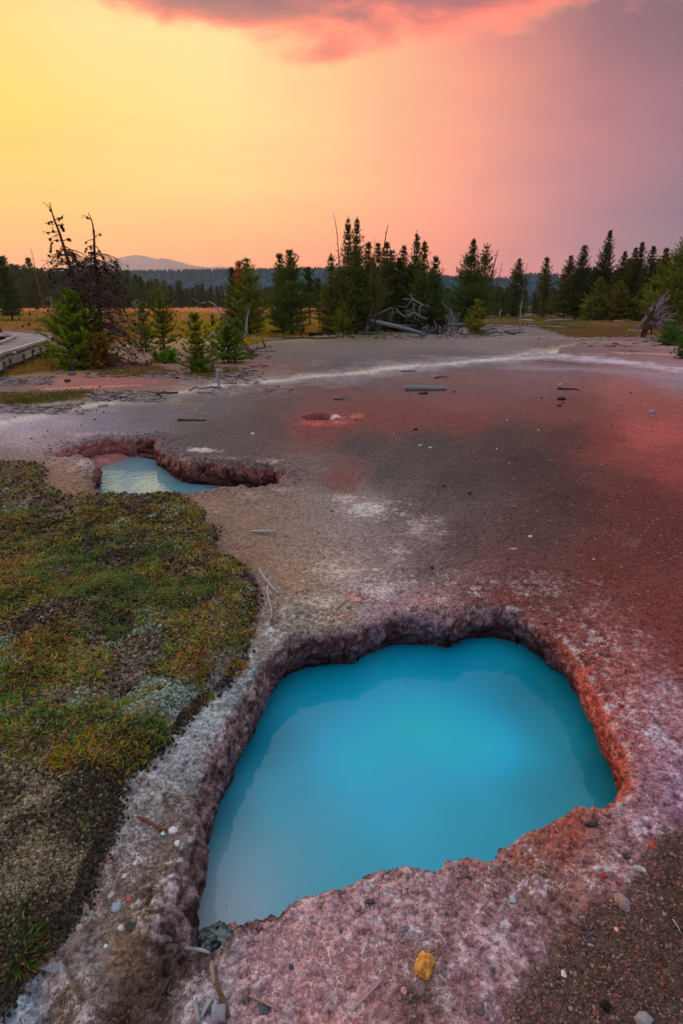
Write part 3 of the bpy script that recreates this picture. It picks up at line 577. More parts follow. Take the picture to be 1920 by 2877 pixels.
def crown(H, R, seed, base=0.06, whorls=22, per=6, col=(58, 82, 34), nl=0.12, nw=0.03, nn=14, shape=0.85, up=0.5, dz=0.12, tw=0.42, gap=0.0, droop=0.0, rtop=0.025):
    rs = np.random.RandomState(seed); tr = MB(); cr = MB()
    nk = 9; zt = np.linspace(0, H, nk); lean = rs.randn(2) * 0.012 * H
    tx = lean[0] * (zt / H) ** 2 + rs.randn(nk) * 0.004 * H * (zt > 0); ty = lean[1] * (zt / H) ** 2
    tr.tube(np.stack([tx, ty, zt], 1), np.linspace(0.013 * H + 0.02, 0.006, nk), 7, lin((88, 72, 62)) * 0.8, 0.1, seed)
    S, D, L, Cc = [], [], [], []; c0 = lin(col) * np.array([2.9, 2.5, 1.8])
    for w in range(whorls):
        t = (w + rs.rand() * 0.6) / whorls; z = (base + (0.985 - base) * t) * H
        prof = max(0.0, (1 - t)) ** shape * min(1.0, 0.55 + 2.2 * t) + rtop * (1 - t * 0.6)
        a0 = rs.rand() * 6.28; npb = per + rs.randint(-1, 2)
        for b in range(npb):
            if rs.rand() < gap: continue
            a = a0 + 6.283 * b / npb + rs.randn() * 0.22; Lb = R * prof * rs.uniform(0.62, 1.18)
            if Lb < 0.05: continue
            e = math.radians(-12 + 62 * t + rs.randn() * 7) - droop
            x0 = np.interp(z, zt, tx); y0 = np.interp(z, zt, ty)
            s = np.linspace(0, 1, 5); hz = Lb * s * math.cos(e); vz = Lb * (s * math.sin(e) + up * 0.45 * s ** 2)
            P = np.stack([x0 + hz * math.cos(a), y0 + hz * math.sin(a), z + vz], 1)
            if Lb > 0.25: tr.tube(P, np.linspace(0.006 + 0.012 * Lb, 0.004, 5), 3, lin((84, 70, 60)) * 0.7)
            n_ = max(2, int(Lb / dz)); ss = np.linspace(0.22 if t < .8 else .05, 1.0, n_); bc = c0 * rs.uniform(0.7, 1.25)
            for q, s_ in enumerate(ss):
                p = np.array([np.interp(s_, s, P[:, k_]) for k_ in range(3)]); d = P[min(4, int(s_ * 4) + 1)] - P[min(3, int(s_ * 4))]; d = d / (np.linalg.norm(d) + 1e-9)
                if q == n_ - 1: dirs = [d]
                else:
                    sd_ = np.array([-math.sin(a), math.cos(a), 0]); dirs = [d * 0.6 + sd_ * 0.75 + np.array([0, 0, .25]), d * 0.6 - sd_ * 0.75 + np.array([0, 0, .25])]
                    if rs.rand() < 0.35: dirs.append(d * .4 + np.array([0, 0, .8]))
                for dd in dirs:
                    dd = dd + rs.randn(3) * 0.14; dd /= np.linalg.norm(dd)
                    l_ = min(tw * Lb * (1.15 - 0.55 * s_), 0.55) * rs.uniform(0.7, 1.2) + nl * 0.4
                    S.append(p); D.append(dd); L.append(l_); Cc.append(bc * rs.uniform(0.8, 1.2))
    S.append(np.array([tx[-1], ty[-1], H * 0.94])); D.append(np.array([0, 0, 1.])); L.append(H * 0.05); Cc.append(c0)
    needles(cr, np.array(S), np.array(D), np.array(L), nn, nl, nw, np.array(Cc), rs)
    return tr, cr
def height_for(px_top, py_top, py_base):
    y = at(960, py_base).y; k = (CY - py_top) / F; q = y * (k * CP - SP) / (CP + k * SP); dep = y * CP - q * SP
    return (px_top - CX) / F * dep, y, q + CH
def pine(px, pty, pby, hw, label, name='pine_tree', group=None, seed=None, cat='tree', **kw):
    x, y, H = height_for(px, pty, pby); z = float(gz(x, y)[0]) - 0.03; R = 1.52 * hw / F * (y * CP + CH * SP)
    global PS; PS += 1
    dsc = max(0.55, min(1.6, y / 26.0))
    d = dict(nl=0.085 * dsc + 0.03, nw=0.022 * dsc, nn=12, dz=max(0.07, 0.10 * dsc))
    if y < 22: d.update(nl=.075, nw=.017, nn=30, dz=.13, tw=.26)
    d.update(kw)
    if 22 < y < 50: d['shape'] = d.get('shape', .85) + .12; d['gap'] = d.get('gap', 0) + .07
    if y > 50: d.update(shape=d.get('shape', .85) + .25, gap=d.get('gap', 0) * .4, nn=18, per=8, whorls=int(d.get('whorls', 22) * 1.15), dz=.17); R *= .8
    tr, cr = crown(H - z, R, seed or PS, **d)
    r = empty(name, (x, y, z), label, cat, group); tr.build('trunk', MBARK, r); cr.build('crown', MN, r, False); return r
PS = 100
G1, G2, G3_, G4 = (70, 90, 28), (52, 72, 34), (40, 58, 34), (84, 92, 40)
pine(192, 826, 1036, 66, 'bushy bright green pine at the end of the boardwalk, the leftmost big one', whorls=20, per=8, col=(74, 98, 24), base=0.0, shape=0.62)
pine(278, 948, 1042, 30, 'low brownish olive pine shrub at the foot of the leaning dead trees', whorls=10, per=7, col=(88, 74, 30), base=0.0, shape=0.5)
pine(397, 852, 988, 34, 'slim sparse young pine just right of the drooping dead tree', whorls=13, per=6, col=G1, base=0.02, shape=0.6, gap=.15)
pine(447, 828, 995, 36, 'round headed young pine with a bare gap halfway up its trunk', whorls=15, per=7, col=(72, 86, 30), base=0.03, shape=0.35, gap=.22)
pine(547, 884, 1048, 42, 'young pine standing nearest to the upright grey stump', whorls=13, per=7, col=(80, 92, 28), base=0.02, shape=0.7, gap=.1)
pine(636, 918, 1020, 46, 'broad low pine bush beside the tangled driftwood root', whorls=10, per=8, col=(62, 90, 30), base=0.0, shape=0.45)
pine(482, 990, 1020, 14, 'small round bright green pine seedling, right of three', 'pine_seedling', 'pine seedlings on the bare flat', whorls=6, per=7, col=(64, 110, 28), base=0, shape=.4, cat='sapling')
pine(460, 994, 1018, 9, 'small pine seedling in the middle of a row of three', 'pine_seedling', 'pine seedlings on the bare flat', whorls=5, per=6, col=(74, 100, 34), base=0, shape=.4, cat='sapling')
pine(436, 990, 1016, 8, 'thin pine seedling, left of a row of three', 'pine_seedling', 'pine seedlings on the bare flat', whorls=6, per=5, col=(78, 104, 34), base=0, shape=.4, gap=.3, cat='sapling')
pine(556, 1020, 1050, 24, 'flat pine seedling spreading at the foot of the young pine', 'pine_seedling', 'pine seedlings on the bare flat', whorls=4, per=7, col=(58, 100, 34), base=0, shape=.3, cat='sapling')
pine(653, 752, 944, 28, 'dark green pine left of the rust red dead crown', whorls=20, per=7, col=G2, base=.03, shape=.6)
pine(668, 732, 936, 20, 'dead pine with a rust red crown between two green ones', 'dead_pine_tree', whorls=20, per=6, col=(130, 46, 34), base=.12, shape=.5, gap=.1)
pine(692, 728, 945, 44, 'tall olive pine right of the rust red dead crown', whorls=23, per=7, col=(72, 86, 36), base=.05, shape=.6)
pine(786, 712, 938, 34, 'left one of a close pair of tall pines before the meadow', whorls=24, per=7, col=G2, base=.05, shape=.65)
pine(815, 705, 942, 44, 'right one of a close pair of tall pines before the meadow', whorls=25, per=7, col=G2, base=.08, shape=.6)
pine(869, 755, 916, 22, 'small dark pine with a bare lower trunk in the meadow', whorls=16, per=6, col=G3_, base=.36, shape=.4, gap=.1)
pine(896, 783, 913, 15, 'thin narrow pine in the meadow with a bare charred stem', whorls=14, per=5, col=G3_, base=.3, shape=.6)
pine(930, 714, 938, 34, 'pine at the left edge of the tall central grove', whorls=22, per=7, col=(66, 76, 38), base=.02, shape=.75)
pine(980, 604, 936, 50, 'tallest pine of the central grove, left of its twin tops', whorls=32, per=7, col=(60, 72, 36), base=.04, shape=1.05, dz=.16)
pine(1003, 604, 938, 52, 'tallest pine of the central grove, right of its twin tops', whorls=32, per=7, col=(58, 70, 36), base=.04, shape=1.05, dz=.16)
pine(1036, 678, 936, 40, 'broad pine just right of the twin topped pair', whorls=24, per=7, col=(64, 70, 38), base=.03, shape=.7)
pine(962, 850, 940, 27, 'small light green pine in front of the central grove', whorls=11, per=7, col=(86, 104, 32), base=0, shape=.6)
pine(1067, 683, 926, 30, 'slim pine left of the leaning dark snag in the grove', whorls=24, per=6, col=G2, base=.05, shape=.65)
pine(1087, 680, 930, 38, 'pine right beside the leaning dark snag in the grove', whorls=24, per=7, col=(58, 66, 36), base=.04, shape=.7)
pine(1103, 703, 920, 32, 'round shouldered pine above the hanging grey twigs', whorls=22, per=7, col=(56, 64, 38), base=.05, shape=.6)
pine(1137, 690, 926, 30, 'narrow pine standing above the antler shaped dead branches', whorls=24, per=6, col=G3_, base=.05, shape=.6)
pine(1174, 647, 930, 42, 'tall pointed pine right of the middle of the grove', whorls=29, per=7, col=(54, 70, 36), base=.04, shape=1.05, dz=.15)
pine(1196, 678, 934, 34, 'pine leaning on the tall pointed one from the right', whorls=25, per=7, col=G2, base=.04, shape=.75)
pine(1230, 718, 936, 34, 'dark pine closing the right end of the central grove', whorls=22, per=7, col=(44, 66, 36), base=.03, shape=.75)
pine(1332, 669, 918, 54, 'wide tall pine standing alone right of the grove', whorls=28, per=8, col=(46, 66, 32), base=.03, shape=1.05, dz=.16)
pine(1367, 691, 914, 25, 'narrow pine close beside the wide lone pine', whorls=24, per=6, col=G2, base=.1, shape=.35, gap=.12)
pine(1343, 845, 940, 28, 'small yellow green pine in front of the fallen log end', whorls=11, per=7, col=(84, 92, 32), base=0, shape=.75)
pine(1243, 876, 934, 12, 'tiny light green pine behind the root tangle', 'pine_seedling', whorls=6, per=6, col=(80, 110, 30), base=0, shape=.5, cat='sapling')
pine(1461, 729, 888, 24, 'lone high crowned pine with ragged top, left of two', whorls=18, per=6, col=(50, 60, 32), base=.3, shape=.35, gap=.22, dz=.2)
pine(1541, 723, 893, 19, 'thin high crowned pine leaning right, right of two', whorls=18, per=6, col=(58, 62, 34), base=.32, shape=.35, gap=.25, dz=.2)
pine(1606, 718, 896, 40, 'pine at the left end of the dense right hand forest', whorls=22, per=6, col=(56, 64, 34), base=.05, shape=.55, gap=.1, dz=.2)
pine(1642, 687, 896, 38, 'second tall pine from the left in the right hand forest', whorls=24, per=6, col=(48, 58, 32), base=.06, shape=.5, gap=.1, dz=.2)
pine(1689, 779, 901, 42, 'broad pale olive pine in front of the right hand forest', whorls=18, per=8, col=(68, 78, 36), base=.02, shape=.8, dz=.18)
pine(1713, 645, 896, 38, 'tallest pine of the right hand forest, leaning right', whorls=28, per=6, col=(40, 54, 32), base=.05, shape=.55, gap=.08, dz=.2)
pine(1758, 705, 898, 34, 'shorter pine right of the tallest in the right hand forest', whorls=22, per=6, col=(54, 60, 32), base=.05, shape=.6, dz=.2)
pine(1789, 694, 896, 36, 'dense pine left of the twin tipped pine on the right', whorls=23, per=7, col=(62, 66, 34), base=.05, shape=.6, dz=.2)
pine(1808, 678, 898, 30, 'twin tipped pine in the middle of the right hand forest', whorls=24, per=6, col=(50, 58, 32), base=.05, shape=.5, gap=.1, dz=.2)
pine(1841, 691, 900, 28, 'airy pine with sky showing through, on the right', whorls=20, per=5, col=(46, 58, 32), base=.1, shape=.45, gap=.25, dz=.2)
pine(1877, 696, 905, 40, 'dense slanting pine near the right edge', whorls=24, per=7, col=(66, 74, 32), base=.04, shape=.6, dz=.2)
pine(1938, 655, 925, 62, 'large yellowish green pine cut by the right edge', whorls=26, per=8, col=(66, 80, 32), base=.05, shape=.75, dz=.16)
pine(1895, 925, 968, 34, 'low dark pine bush beside the uprooted trunk', 'pine_shrub', whorls=6, per=9, col=(44, 76, 30), base=0, shape=.35, cat='shrub')
pine(1928, 950, 1006, 22, 'green pine bush at the right edge below the uprooted trunk', 'pine_shrub', whorls=7, per=8, col=(46, 78, 32), base=0, shape=.4, cat='shrub')
pine(1820, 800, 903, 40, 'full green pine filling the gap left of the white snag', whorls=18, per=7, col=(66, 72, 32), base=0.0, shape=.6, dz=.2)
pine(1745, 790, 902, 36, 'olive pine low in the right hand forest behind the grass', whorls=18, per=7, col=(74, 76, 34), base=0.0, shape=.6, dz=.2)
pine(2, 720, 905, 34, 'tall dark pine cut by the left edge of the view', whorls=20, per=6, col=G3_, base=.1, shape=.7)

# forest copies: a few prototypes, each tree an object with its own crown and trunk
def proto(seed, H, R, **kw):
    tr, cr = crown(H, R, seed, **kw); return tr.build('trunk', MBARK, None), cr.build('crown', MN, None, False)
PR = [proto(s_, 13, R_, whorls=w_, per=6, nl=.42, nw=.15, nn=7, dz=.45, tw=.5, shape=sh_, base=b_, col=c_, gap=g_) for s_, R_, w_, sh_, b_, c_, g_ in
      [(1, 2.9, 24, 1.0, .03, (44, 62, 32), 0), (2, 2.6, 25, .95, .05, (38, 56, 32), .05), (3, 3.2, 24, 1.05, .02, (54, 66, 32), 0), (4, 2.0, 22, .5, .12, (40, 56, 34), .12), (5, 3.0, 22, .9, .0, (66, 70, 34), 0)]]
for a, b in PR: COL.objects.unlink(a); COL.objects.unlink(b)
def forest(px, pty, y, label, group, rs):
    k = rs.randint(0, len(PR)); kq = (CY - pty) / F; q = y * (kq * CP - SP) / (CP + kq * SP); x = (px - CX) / F * (y * CP - q * SP)
    H = q + CH; r = empty('pine_tree', (x, y, -0.05), label, 'tree', group)
    sc_ = H / 13.0; r.scale = (sc_ * rs.uniform(1.5, 1.95), sc_ * rs.uniform(1.5, 1.95), sc_); r.rotation_euler = (0, 0, rs.rand() * 6.28)
    for o in PR[k]:
        c = o.copy(); c.parent = r; COL.objects.link(c)
rs = np.random.RandomState(11)
LT = [(-60, 735), (30, 748), (110, 755), (170, 768), (230, 758), (300, 745), (345, 765), (420, 785), (500, 800), (560, 803), (660, 812), (760, 812), (900, 805), (1000, 800)]
for n_ in range(150):
    px = -70 + 1090 * ((n_ + rs.rand()) / 150.0); base_y = [175, 190, 208][n_ % 3]; t0 = np.interp(px, [a for a, _ in LT], [b for _, b in LT])
    forest(px, t0 + rs.uniform(-14, 22) + (n_ % 3) * 2, base_y + rs.uniform(-5, 5), 'dark green pine in the dense forest line behind the golden meadow', 'pines of the far forest line', rs)
for px, ty in [(330, 732), (305, 748), (78, 722), (395, 775), (8, 716)]:
    forest(px, ty, 168, {330: 'tallest spire of the far forest, right of the leaning dead trees', 305: 'pointed pine just left of the tallest far forest spire', 78: 'tall pine with a ragged top above the far left forest', 395: 'pointed pine right of the tallest far forest spire', 8: 'tall dark pine of the far forest near the left edge'}[px], None, rs)
for n_ in range(46):
    px = 1250 + 330 * rs.rand(); forest(px, rs.uniform(800, 838), rs.uniform(70, 105), 'low pine in the hazy wood behind the two lone high crowned pines', 'pines of the low middle wood', rs)
for n_ in range(50):
    px = 1590 + 460 * rs.rand(); t0 = np.interp(px, [1590, 1650, 1720, 2050], [780, 740, 730, 715]); forest(px, t0 + rs.uniform(-8, 42), rs.uniform(66, 84), 'dark pine deep inside the right hand forest', 'pines deep in the right hand forest', rs)
for px, ty, y in [(1120, 720, 36), (1050, 720, 40), (1155, 740, 36), (1000, 700, 42), (1215, 750, 37), (950, 760, 40), (1085, 740, 39)]:
    forest(px, ty, y, 'dark pine half hidden behind the central grove', 'pines behind the central grove', rs)

# ------------------------------------------------------------------ dead trees with cones, snags, logs, stumps
GREY = lin((150, 152, 160)); GREYB = lin((120, 122, 132)); DARK = lin((74, 60, 56)); CHAR = lin((30, 26, 26)); WARM = lin((128, 96, 78))
def line(pxs, Y, z=None):
    """image pixels at a distance Y (a number, or one per pixel) -> points"""
    Ys = np.broadcast_to(np.asarray(Y, float), (len(pxs),)); return [at_y(a, b, y) for (a, b), y in zip(pxs, Ys)]
def smooth_path(P, n=12):
    P = np.array([tuple(p) for p in P]); t = np.linspace(0, len(P) - 1, n); i = np.clip(t.astype(int), 0, len(P) - 2); f = (t - i)[:, None]
    g = lambda k: P[np.clip(k, 0, len(P) - 1)]
    a, b, c, d = g(i - 1), g(i), g(i + 1), g(i + 2)
    return 0.5 * ((2 * b) + (-a + c) * f + (2 * a - 5 * b + 4 * c - d) * f ** 2 + (-a + 3 * b - 3 * c + d) * f ** 3)
def wood(pts, rad, name, label, cat, col=GREY, n=12, seg=7, rough=0.18, group=None, extra=None, mat=None):
    """a stick, pole, log or branch that follows its path; extra = side twigs"""
    P = smooth_path(pts, n); r = np.interp(np.linspace(0, 1, n), np.linspace(0, 1, len(rad)), rad)
    mb = MB(); mb.tube(P, r, seg, col * 1.0, rough, int(abs(P[0, 0]) * 1000) % 9999)
    for e in (extra or []):
        Q = smooth_path(e[0], 7); mb.tube(Q, np.linspace(e[1], e[1] * 0.3, 7), 5, col * (0.8 + 0.4 * rnd.random()), rough, 5)
    base = P[0].copy(); mb.V = [v - base for v in mb.V]
    o = mb.build(name, mat or MWOOD); o.location = tuple(base); tag(o, label, cat, group); return o
PXM = lambda y: (y * CP + CH * SP) / F            # metres per image pixel at distance y

def dead_cone_tree(trunk, Y, r0, branches, label, n_low, seed, low_from, low_to, spread):
    rs = np.random.RandomState(seed); P = smooth_path(line(trunk, Y), 16); r = np.linspace(r0, 0.008, 16)
    root = empty('dead_pine_tree', tuple(P[0]), label, 'tree'); tr = MB(); br = MB(); cn = MB(); base = P[0].copy(); 
    tr.tube(P, r, 7, lin((92, 62, 54)), 0.15, seed)
    def cone(p, s):
        m = 26; d = rs.randn(m, 3); d /= np.linalg.norm(d, axis=1)[:, None]; u = np.cross(d, rs.randn(m, 3)); u /= np.linalg.norm(u, axis=1)[:, None]; w_ = np.cross(d, u)
        V = np.stack([p + s * (d * .55 + u * .5), p + s * (d * .55 - u * .4 + w_ * .4), p + s * (d * .95 - w_ * .35)], 1).reshape(-1, 3)
        cn.add(V, np.arange(m * 3).reshape(-1, 3), None, lin((46, 32, 28)))
    def twigs(Q, k):
        for _ in range(k):
            i = rs.randint(2, len(Q)); d = rs.randn(3); d[2] -= .3; d /= np.linalg.norm(d); br.tube([Q[i - 1], Q[i - 1] + d * 0.06, Q[i - 1] + d * 0.12 + np.array([0, 0, .01])], 0.0025, 3, lin((92, 60, 50)))
    for b, cones in branches:                                  # upper branches, paths in image pixels
        Q = smooth_path(line(b, Y), 9); off = rs.uniform(-.25, .25) * np.linspace(0, 1, 9) ** 1.3; Q[:, 1] += off
        br.tube(Q, np.linspace(0.011, 0.004, 9), 4, lin((70, 46, 42))); twigs(Q, 7)
        for c in cones: q = Q[min(8, int(c * 8))]; cone(q + np.array([0, 0, -0.02]), rs.uniform(0.035, 0.05))
    for k in range(n_low):                                     # dense drooping dead boughs lower down
        t = rs.uniform(low_from, low_to); p = np.array([np.interp(t, np.linspace(0, 1, 16), P[:, c]) for c in range(3)])
        a = rs.rand() * 6.28; Lb = spread * rs.uniform(.45, 1.1) * (1.15 - 0.55 * (t - low_from) / (low_to - low_from)); s = np.linspace(0, 1, 8)[:, None]
        d = np.array([math.cos(a), math.sin(a), 0]); up_ = rs.uniform(-.05, .28)
        Q = p + d * Lb * s * (1 - 0.15 * s) + np.array([0, 0, 1.0]) * Lb * (up_ * s * 2 - (0.55 + up_) * s ** 2)
        zg = gz(Q[:, 0], Q[:, 1]); Q[:, 2] = np.maximum(Q[:, 2], zg + 0.02)
        gcol = lin((84, 66, 64)) if rs.rand() < .6 else lin((112, 104, 112)); br.tube(Q, np.linspace(0.014, 0.004, 8), 4, gcol); twigs(Q, 5)
        for _ in range(5):
            i = rs.randint(2, 8); dd = d * .6 + rs.randn(3) * .5 + np.array([0, 0, -.25]); dd /= np.linalg.norm(dd); l_ = Lb * rs.uniform(.15, .4)
            Q2 = Q[i] + dd * l_ * np.linspace(0, 1, 5)[:, None] + np.array([0, 0, -.25]) * l_ * (np.linspace(0, 1, 5) ** 2)[:, None]
            Q2[:, 2] = np.maximum(Q2[:, 2], 0.01); br.tube(Q2, np.linspace(0.006, 0.002, 5), 3, gcol); twigs(Q2, 2)
            if rs.rand() < .22: cone(Q2[-1], rs.uniform(.03, .042))
    for mbx, nm, mt in ((tr, 'trunk', MBARK), (br, 'branches', MBARK), (cn, 'cones', MBARK)):
        mbx.V = [v - base for v in mbx.V]; mbx.build(nm, mt, root, nm != 'cones')
    return root
def Zp(L): return [(100 + a / 4.9, 540 + b / 4.9) for a, b in L]
YD1 = at(300, 1030).y
dead_cone_tree([(306,1034),(290,960),(262,880),(230,825),(205,775),(187,716),(168,655),(153,617),(145,590),(140,568)], YD1, 0.085,
  [(Zp([(250,380),(300,370),(350,350),(415,315)]), (.5,.85)), (Zp([(265,405),(210,405),(165,430),(120,425)]), (.35,.6)), (Zp([(230,290),(195,190),(150,150)]), (.3,)), (Zp([(285,440),(235,440),(225,490),(235,530)]), (1.,.9)),
   (Zp([(300,450),(360,470),(400,490),(445,530)]), (.5,.75,.9,1.)), (Zp([(300,450),(370,460),(430,450)]), (.7,.9)), (Zp([(325,545),(260,555),(195,560),(150,555)]), (.7,)), (Zp([(330,575),(290,610),(270,655)]), (1.,)),
   (Zp([(365,670),(290,655),(215,690),(190,760),(185,830)]), (.3,.5,.65,.8,.95)), (Zp([(370,670),(420,655),(450,635),(465,685)]), (.6,.8)), (Zp([(385,725),(340,780),(315,850),(300,900)]), (.7,.85,1.)), (Zp([(415,800),(350,810),(320,860),(330,930)]), (.5,.9,1.)),
   (Zp([(430,800),(490,820),(540,875),(590,960),(640,1030)]), (.4,.6,.75,.85,1.)), (Zp([(450,880),(500,860),(560,890),(610,970),(660,1040)]), (.3,.5,.7,.9)), (Zp([(470,965),(380,950),(280,980),(150,1040)]), (.3,.5,.75,1.)), (Zp([(100,950),(180,950),(230,990),(265,1050)][::-1] + []), ()),
   (Zp([(480,965),(540,960),(600,1000),(650,1030)]), (.5,.8,1.)), (Zp([(500,1180),(380,1200),(280,1240),(200,1330),(130,1420)]), (.5,.7))],
  'dead grey pine leaning left with cones on bare branches', 130, 1, 0.02, 0.60, 1.45)
dead_cone_tree([(288,1036),(284,960),(281,880),(275,800),(269,745),(266,700),(265,660),(260,625),(248,596)], YD1 + 0.35, 0.075,
  [(Zp([(760,380),(720,345),(670,315)]), (.5,)), (Zp([(800,540),(770,510)]), (.8,)), (Zp([(815,625),(860,590),(905,575)]), (.95,)), (Zp([(805,655),(760,665),(725,700)]), (.95,)), (Zp([(810,740),(760,740),(720,785),(720,830)]), (.7,.9)), (Zp([(815,740),(860,770),(885,840),(915,900),(975,990)]), (.4,.6,.7,.85)),
   (Zp([(815,850),(790,830),(790,760)]), (.5,1.)), (Zp([(820,910),(790,910),(760,950)]), ()), (Zp([(825,910),(860,950),(870,980)]), (.9,)), (Zp([(820,1040),(760,1020),(700,1050)]), (.5,)), (Zp([(830,1040),(890,1020),(950,1050),(990,1100)]), (.4,.7,1.))],
  'slender dead pine standing upright behind the leaning one', 130, 2, 0.02, 0.60, 1.5)

def snag(pts, Y, rads, label, col=DARK, twigs=10, tl=0.5, name='dead_snag', seed=0, cat='snag'):
    P = smooth_path(line(pts, Y), 12); rs = np.random.RandomState(seed + 40); ex = []; rads = tuple(r * .55 for r in rads)
    for k in range(twigs):
        i = rs.randint(2, 11); a = rs.rand() * 6.28; d = np.array([math.cos(a), math.sin(a), rs.uniform(-.6, .2)]) * tl * rs.uniform(.4, 1.1)
        d = d * (1.15 - i / 13.0) * .8; ex.append(([P[i], P[i] + d * .6 + np.array([0, 0, .04]), P[i] + d], rads[-1] * 0.8))
    return wood([Vector(p) for p in P], rads, name, label, cat, col, 14, 6, 0.15, None, ex)
snag([(966,936),(960,860),(955,790),(951,700),(945,640),(937,599)], 29, (.07, .05, .02), 'bare curved snag rising left of the twin topped pines', DARK, 16, .35, seed=1)
snag([(1050,930),(1064,828),(1080,690),(1091,631)], 28.5, (.07, .055, .02), 'dark broken snag leaning right out of the central grove', DARK, 18, .4, seed=2)
snag([(1040,800),(1050,720),(1055,665)], 31, (.05, .03, .01), 'small bare dead treetop with fine twigs in the grove', WARM * .8, 22, .7, seed=3)
snag([(1356,886),(1375,800),(1390,740),(1400,702)], 52, (.13, .1, .03), 'dark leaning snag right of the wide lone pine', DARK, 10, .8, seed=4)
snag([(1376,880),(1381,841),(1400,785),(1411,738)], 75, (.13, .1, .03), 'thinner leaning snag with short twigs behind the dark one', DARK * 1.2, 22, 1.2, seed=5)
snag([(1463,884),(1472,800),(1483,738)], 68, (.11, .08, .03), 'faint bare snag right of the left high crowned pine', WARM * .8, 16, 1.2, seed=6)
snag([(125,872),(118,840),(104,780),(94,725),(86,695)], 150, (.26, .2, .06), 'tall bare snag leaning left before the far forest', WARM * .7, 14, 1.5, seed=7)
snag([(1799,902),(1806,840),(1814,779)], 58, (.12, .1, .05), 'straight pale grey snag in front of the right hand forest', GREY, 6, .8, seed=8)
snag([(1856,880),(1862,800),(1876,750)], 56, (.1, .08, .04), 'pale grey snag leaning above the uprooted trunk', GREY, 6, .8, seed=9)
snag([(1461,921),(1462,880),(1463,868),(1468,845)], at(1461, 921).y, (.09, .07, .03), 'white broken snag standing upright in the grass', GREY * 1.2, 9, .5, seed=10)
snag([(1404,888),(1406,876),(1410,868)], 70, (.2, .14, .06), 'short white stub at the foot of the hazy wood', GREY * 1.2, 2, .3, seed=11)
snag([(1730,924),(1730,915),(1729,906)], at(1730, 924).y, (.06, .05, .03), 'little pale stub standing alone in the grass', GREY, 1, .2, seed=12)
snag([(1487,917),(1486,908),(1484,900)], at(1487, 917).y, (.06, .05, .04), 'short white post below the white log', GREY * 1.2, 0, .2, seed=13)
snag([(598,921),(596,900),(594,884)], at(598, 921).y, (.16, .15, .12), 'black charred post under the arching dead branch', CHAR, 0, .2, 'charred_post', 14, 'post')
snag([(606,915),(602,895),(597,875)], at(606, 915).y, (.09, .07, .03), 'thin charred stake leaning against the black post', CHAR * 1.3, 0, .2, 'charred_post', 15, 'post')
snag([(633,922),(630,900),(620,880),(605,858),(585,847),(565,853),(552,844),(536,839)], at(633, 922).y, (.13, .10, .06, .02), 'dead tree bent over into a long pale arch', GREY, 8, .5, 'bent_dead_tree', 16, 'dead tree')
snag([(690,953),(693,925),(695,895),(701,868)], at(690, 953).y, (.16, .1, .04), 'upright grey snag at the foot of the red crowned pine', GREY, 8, .5, seed=17)
snag([(536,918),(534,900),(530,888)], at(536, 918).y, (.1, .08, .05), 'bleached forked stump among the golden grass', GREY, 6, .5, 'stump', 18, 'stump')
for a, b, h_, lb in [(32,887,16,'black stump farthest left in the golden meadow'),(54,901,13,'low stump nearest to the boardwalk in the golden meadow'),(83,888,15,'pointed black stump in the golden meadow'),(103,893,8,'fallen stub right of the pointed meadow stump')]:
    y = at(a, b).y; snag([(a, b), (a + 1, b - h_ * .6), (a - 1, b - h_)], y, (h_ * .32 * PXM(y), h_ * .2 * PXM(y), h_ * .08 * PXM(y)), lb, CHAR * 1.6, 1, .2, 'stump', int(a), 'stump')
for k_, (a, b, s_) in enumerate([(143,866,1.),(380,870,.8)]):
    snag([(a, b), (a + 3, b - 12), (a - 2, b - 25 * s_), (a + 4, b - 36 * s_)], 140, (.3, .2, .1), ['bleached dead tree with crooked limbs before the far forest', 'small grey dead tree at the edge of the far forest'][k_], GREY, 18, 2.6, 'dead_tree', 60 + k_, 'dead tree')

def glog(a, b, ra, rb, name, label, cat='log', col=GREY, up=0.0, mid=None, n=10, extra=None, rough=.18):
    """log or stick lying on the ground between two image pixels"""
    pts = [a] + (mid or []) + [b]; P = [gpt(x, y, 0.0) for x, y in pts]; rad = np.interp(np.linspace(0, 1, len(P)), [0, 1], [ra, rb])
    P = [Vector((p.x, p.y, p.z + r * 0.8 + up)) for p, r in zip(P, rad)]
    return wood(P, (ra, rb), name, label, cat, col, n, 8, rough, None, extra)
glog((1138,1098), (1253,1097), .058, .04, 'log', 'thick grey log lying alone on the red flat', col=lin((138, 146, 152)), rough=.34, n=22)
glog((937,1124), (967,1122), .03, .02, 'branch', 'short blue grey branch above the small steam vent', 'branch', GREYB)
glog((500,1183), (580,1183), .02, .012, 'branch', 'thin straight brown stick above the far pool', 'branch', lin((96, 76, 60)))
glog((1567,1095), (1625,1095), .025, .01, 'branch', 'thin dark stick right of the thick grey log', 'branch', DARK)
glog((1222,1064), (1262,1062), .02, .01, 'branch', 'small crooked stick above the thick grey log', 'branch', DARK * 1.2, mid=[(1240,1060)])
glog((1128,1045), (1170,1043), .03, .02, 'branch', 'small pale log lying on the white mineral streak', 'branch', GREY)
glog((1178,1108), (1200,1107), .02, .03, 'wood_chip', 'brown flake of bark against the thick grey log', 'bark', lin((110, 80, 50)))
P = [gpt(706,1494,.005), gpt(730,1500,.02), gpt(752,1502,.022), gpt(768,1500,.02), gpt(778,1492,.03)]
wood(P, (.005, .013, .017, .012, .006), 'driftwood', 'curved bleached driftwood piece lying between the two pools', 'driftwood', GREY * 1.3, 12, 7, .3, None, [([P[2], P[2] + Vector((.03, -.02, .0)), P[2] + Vector((.05, -.05, -.01))], .006)])
P = [gpt(730,1617,.05), gpt(742,1632,.03), gpt(757,1646,.018), gpt(770,1660,.012), gpt(785,1672,.01)]
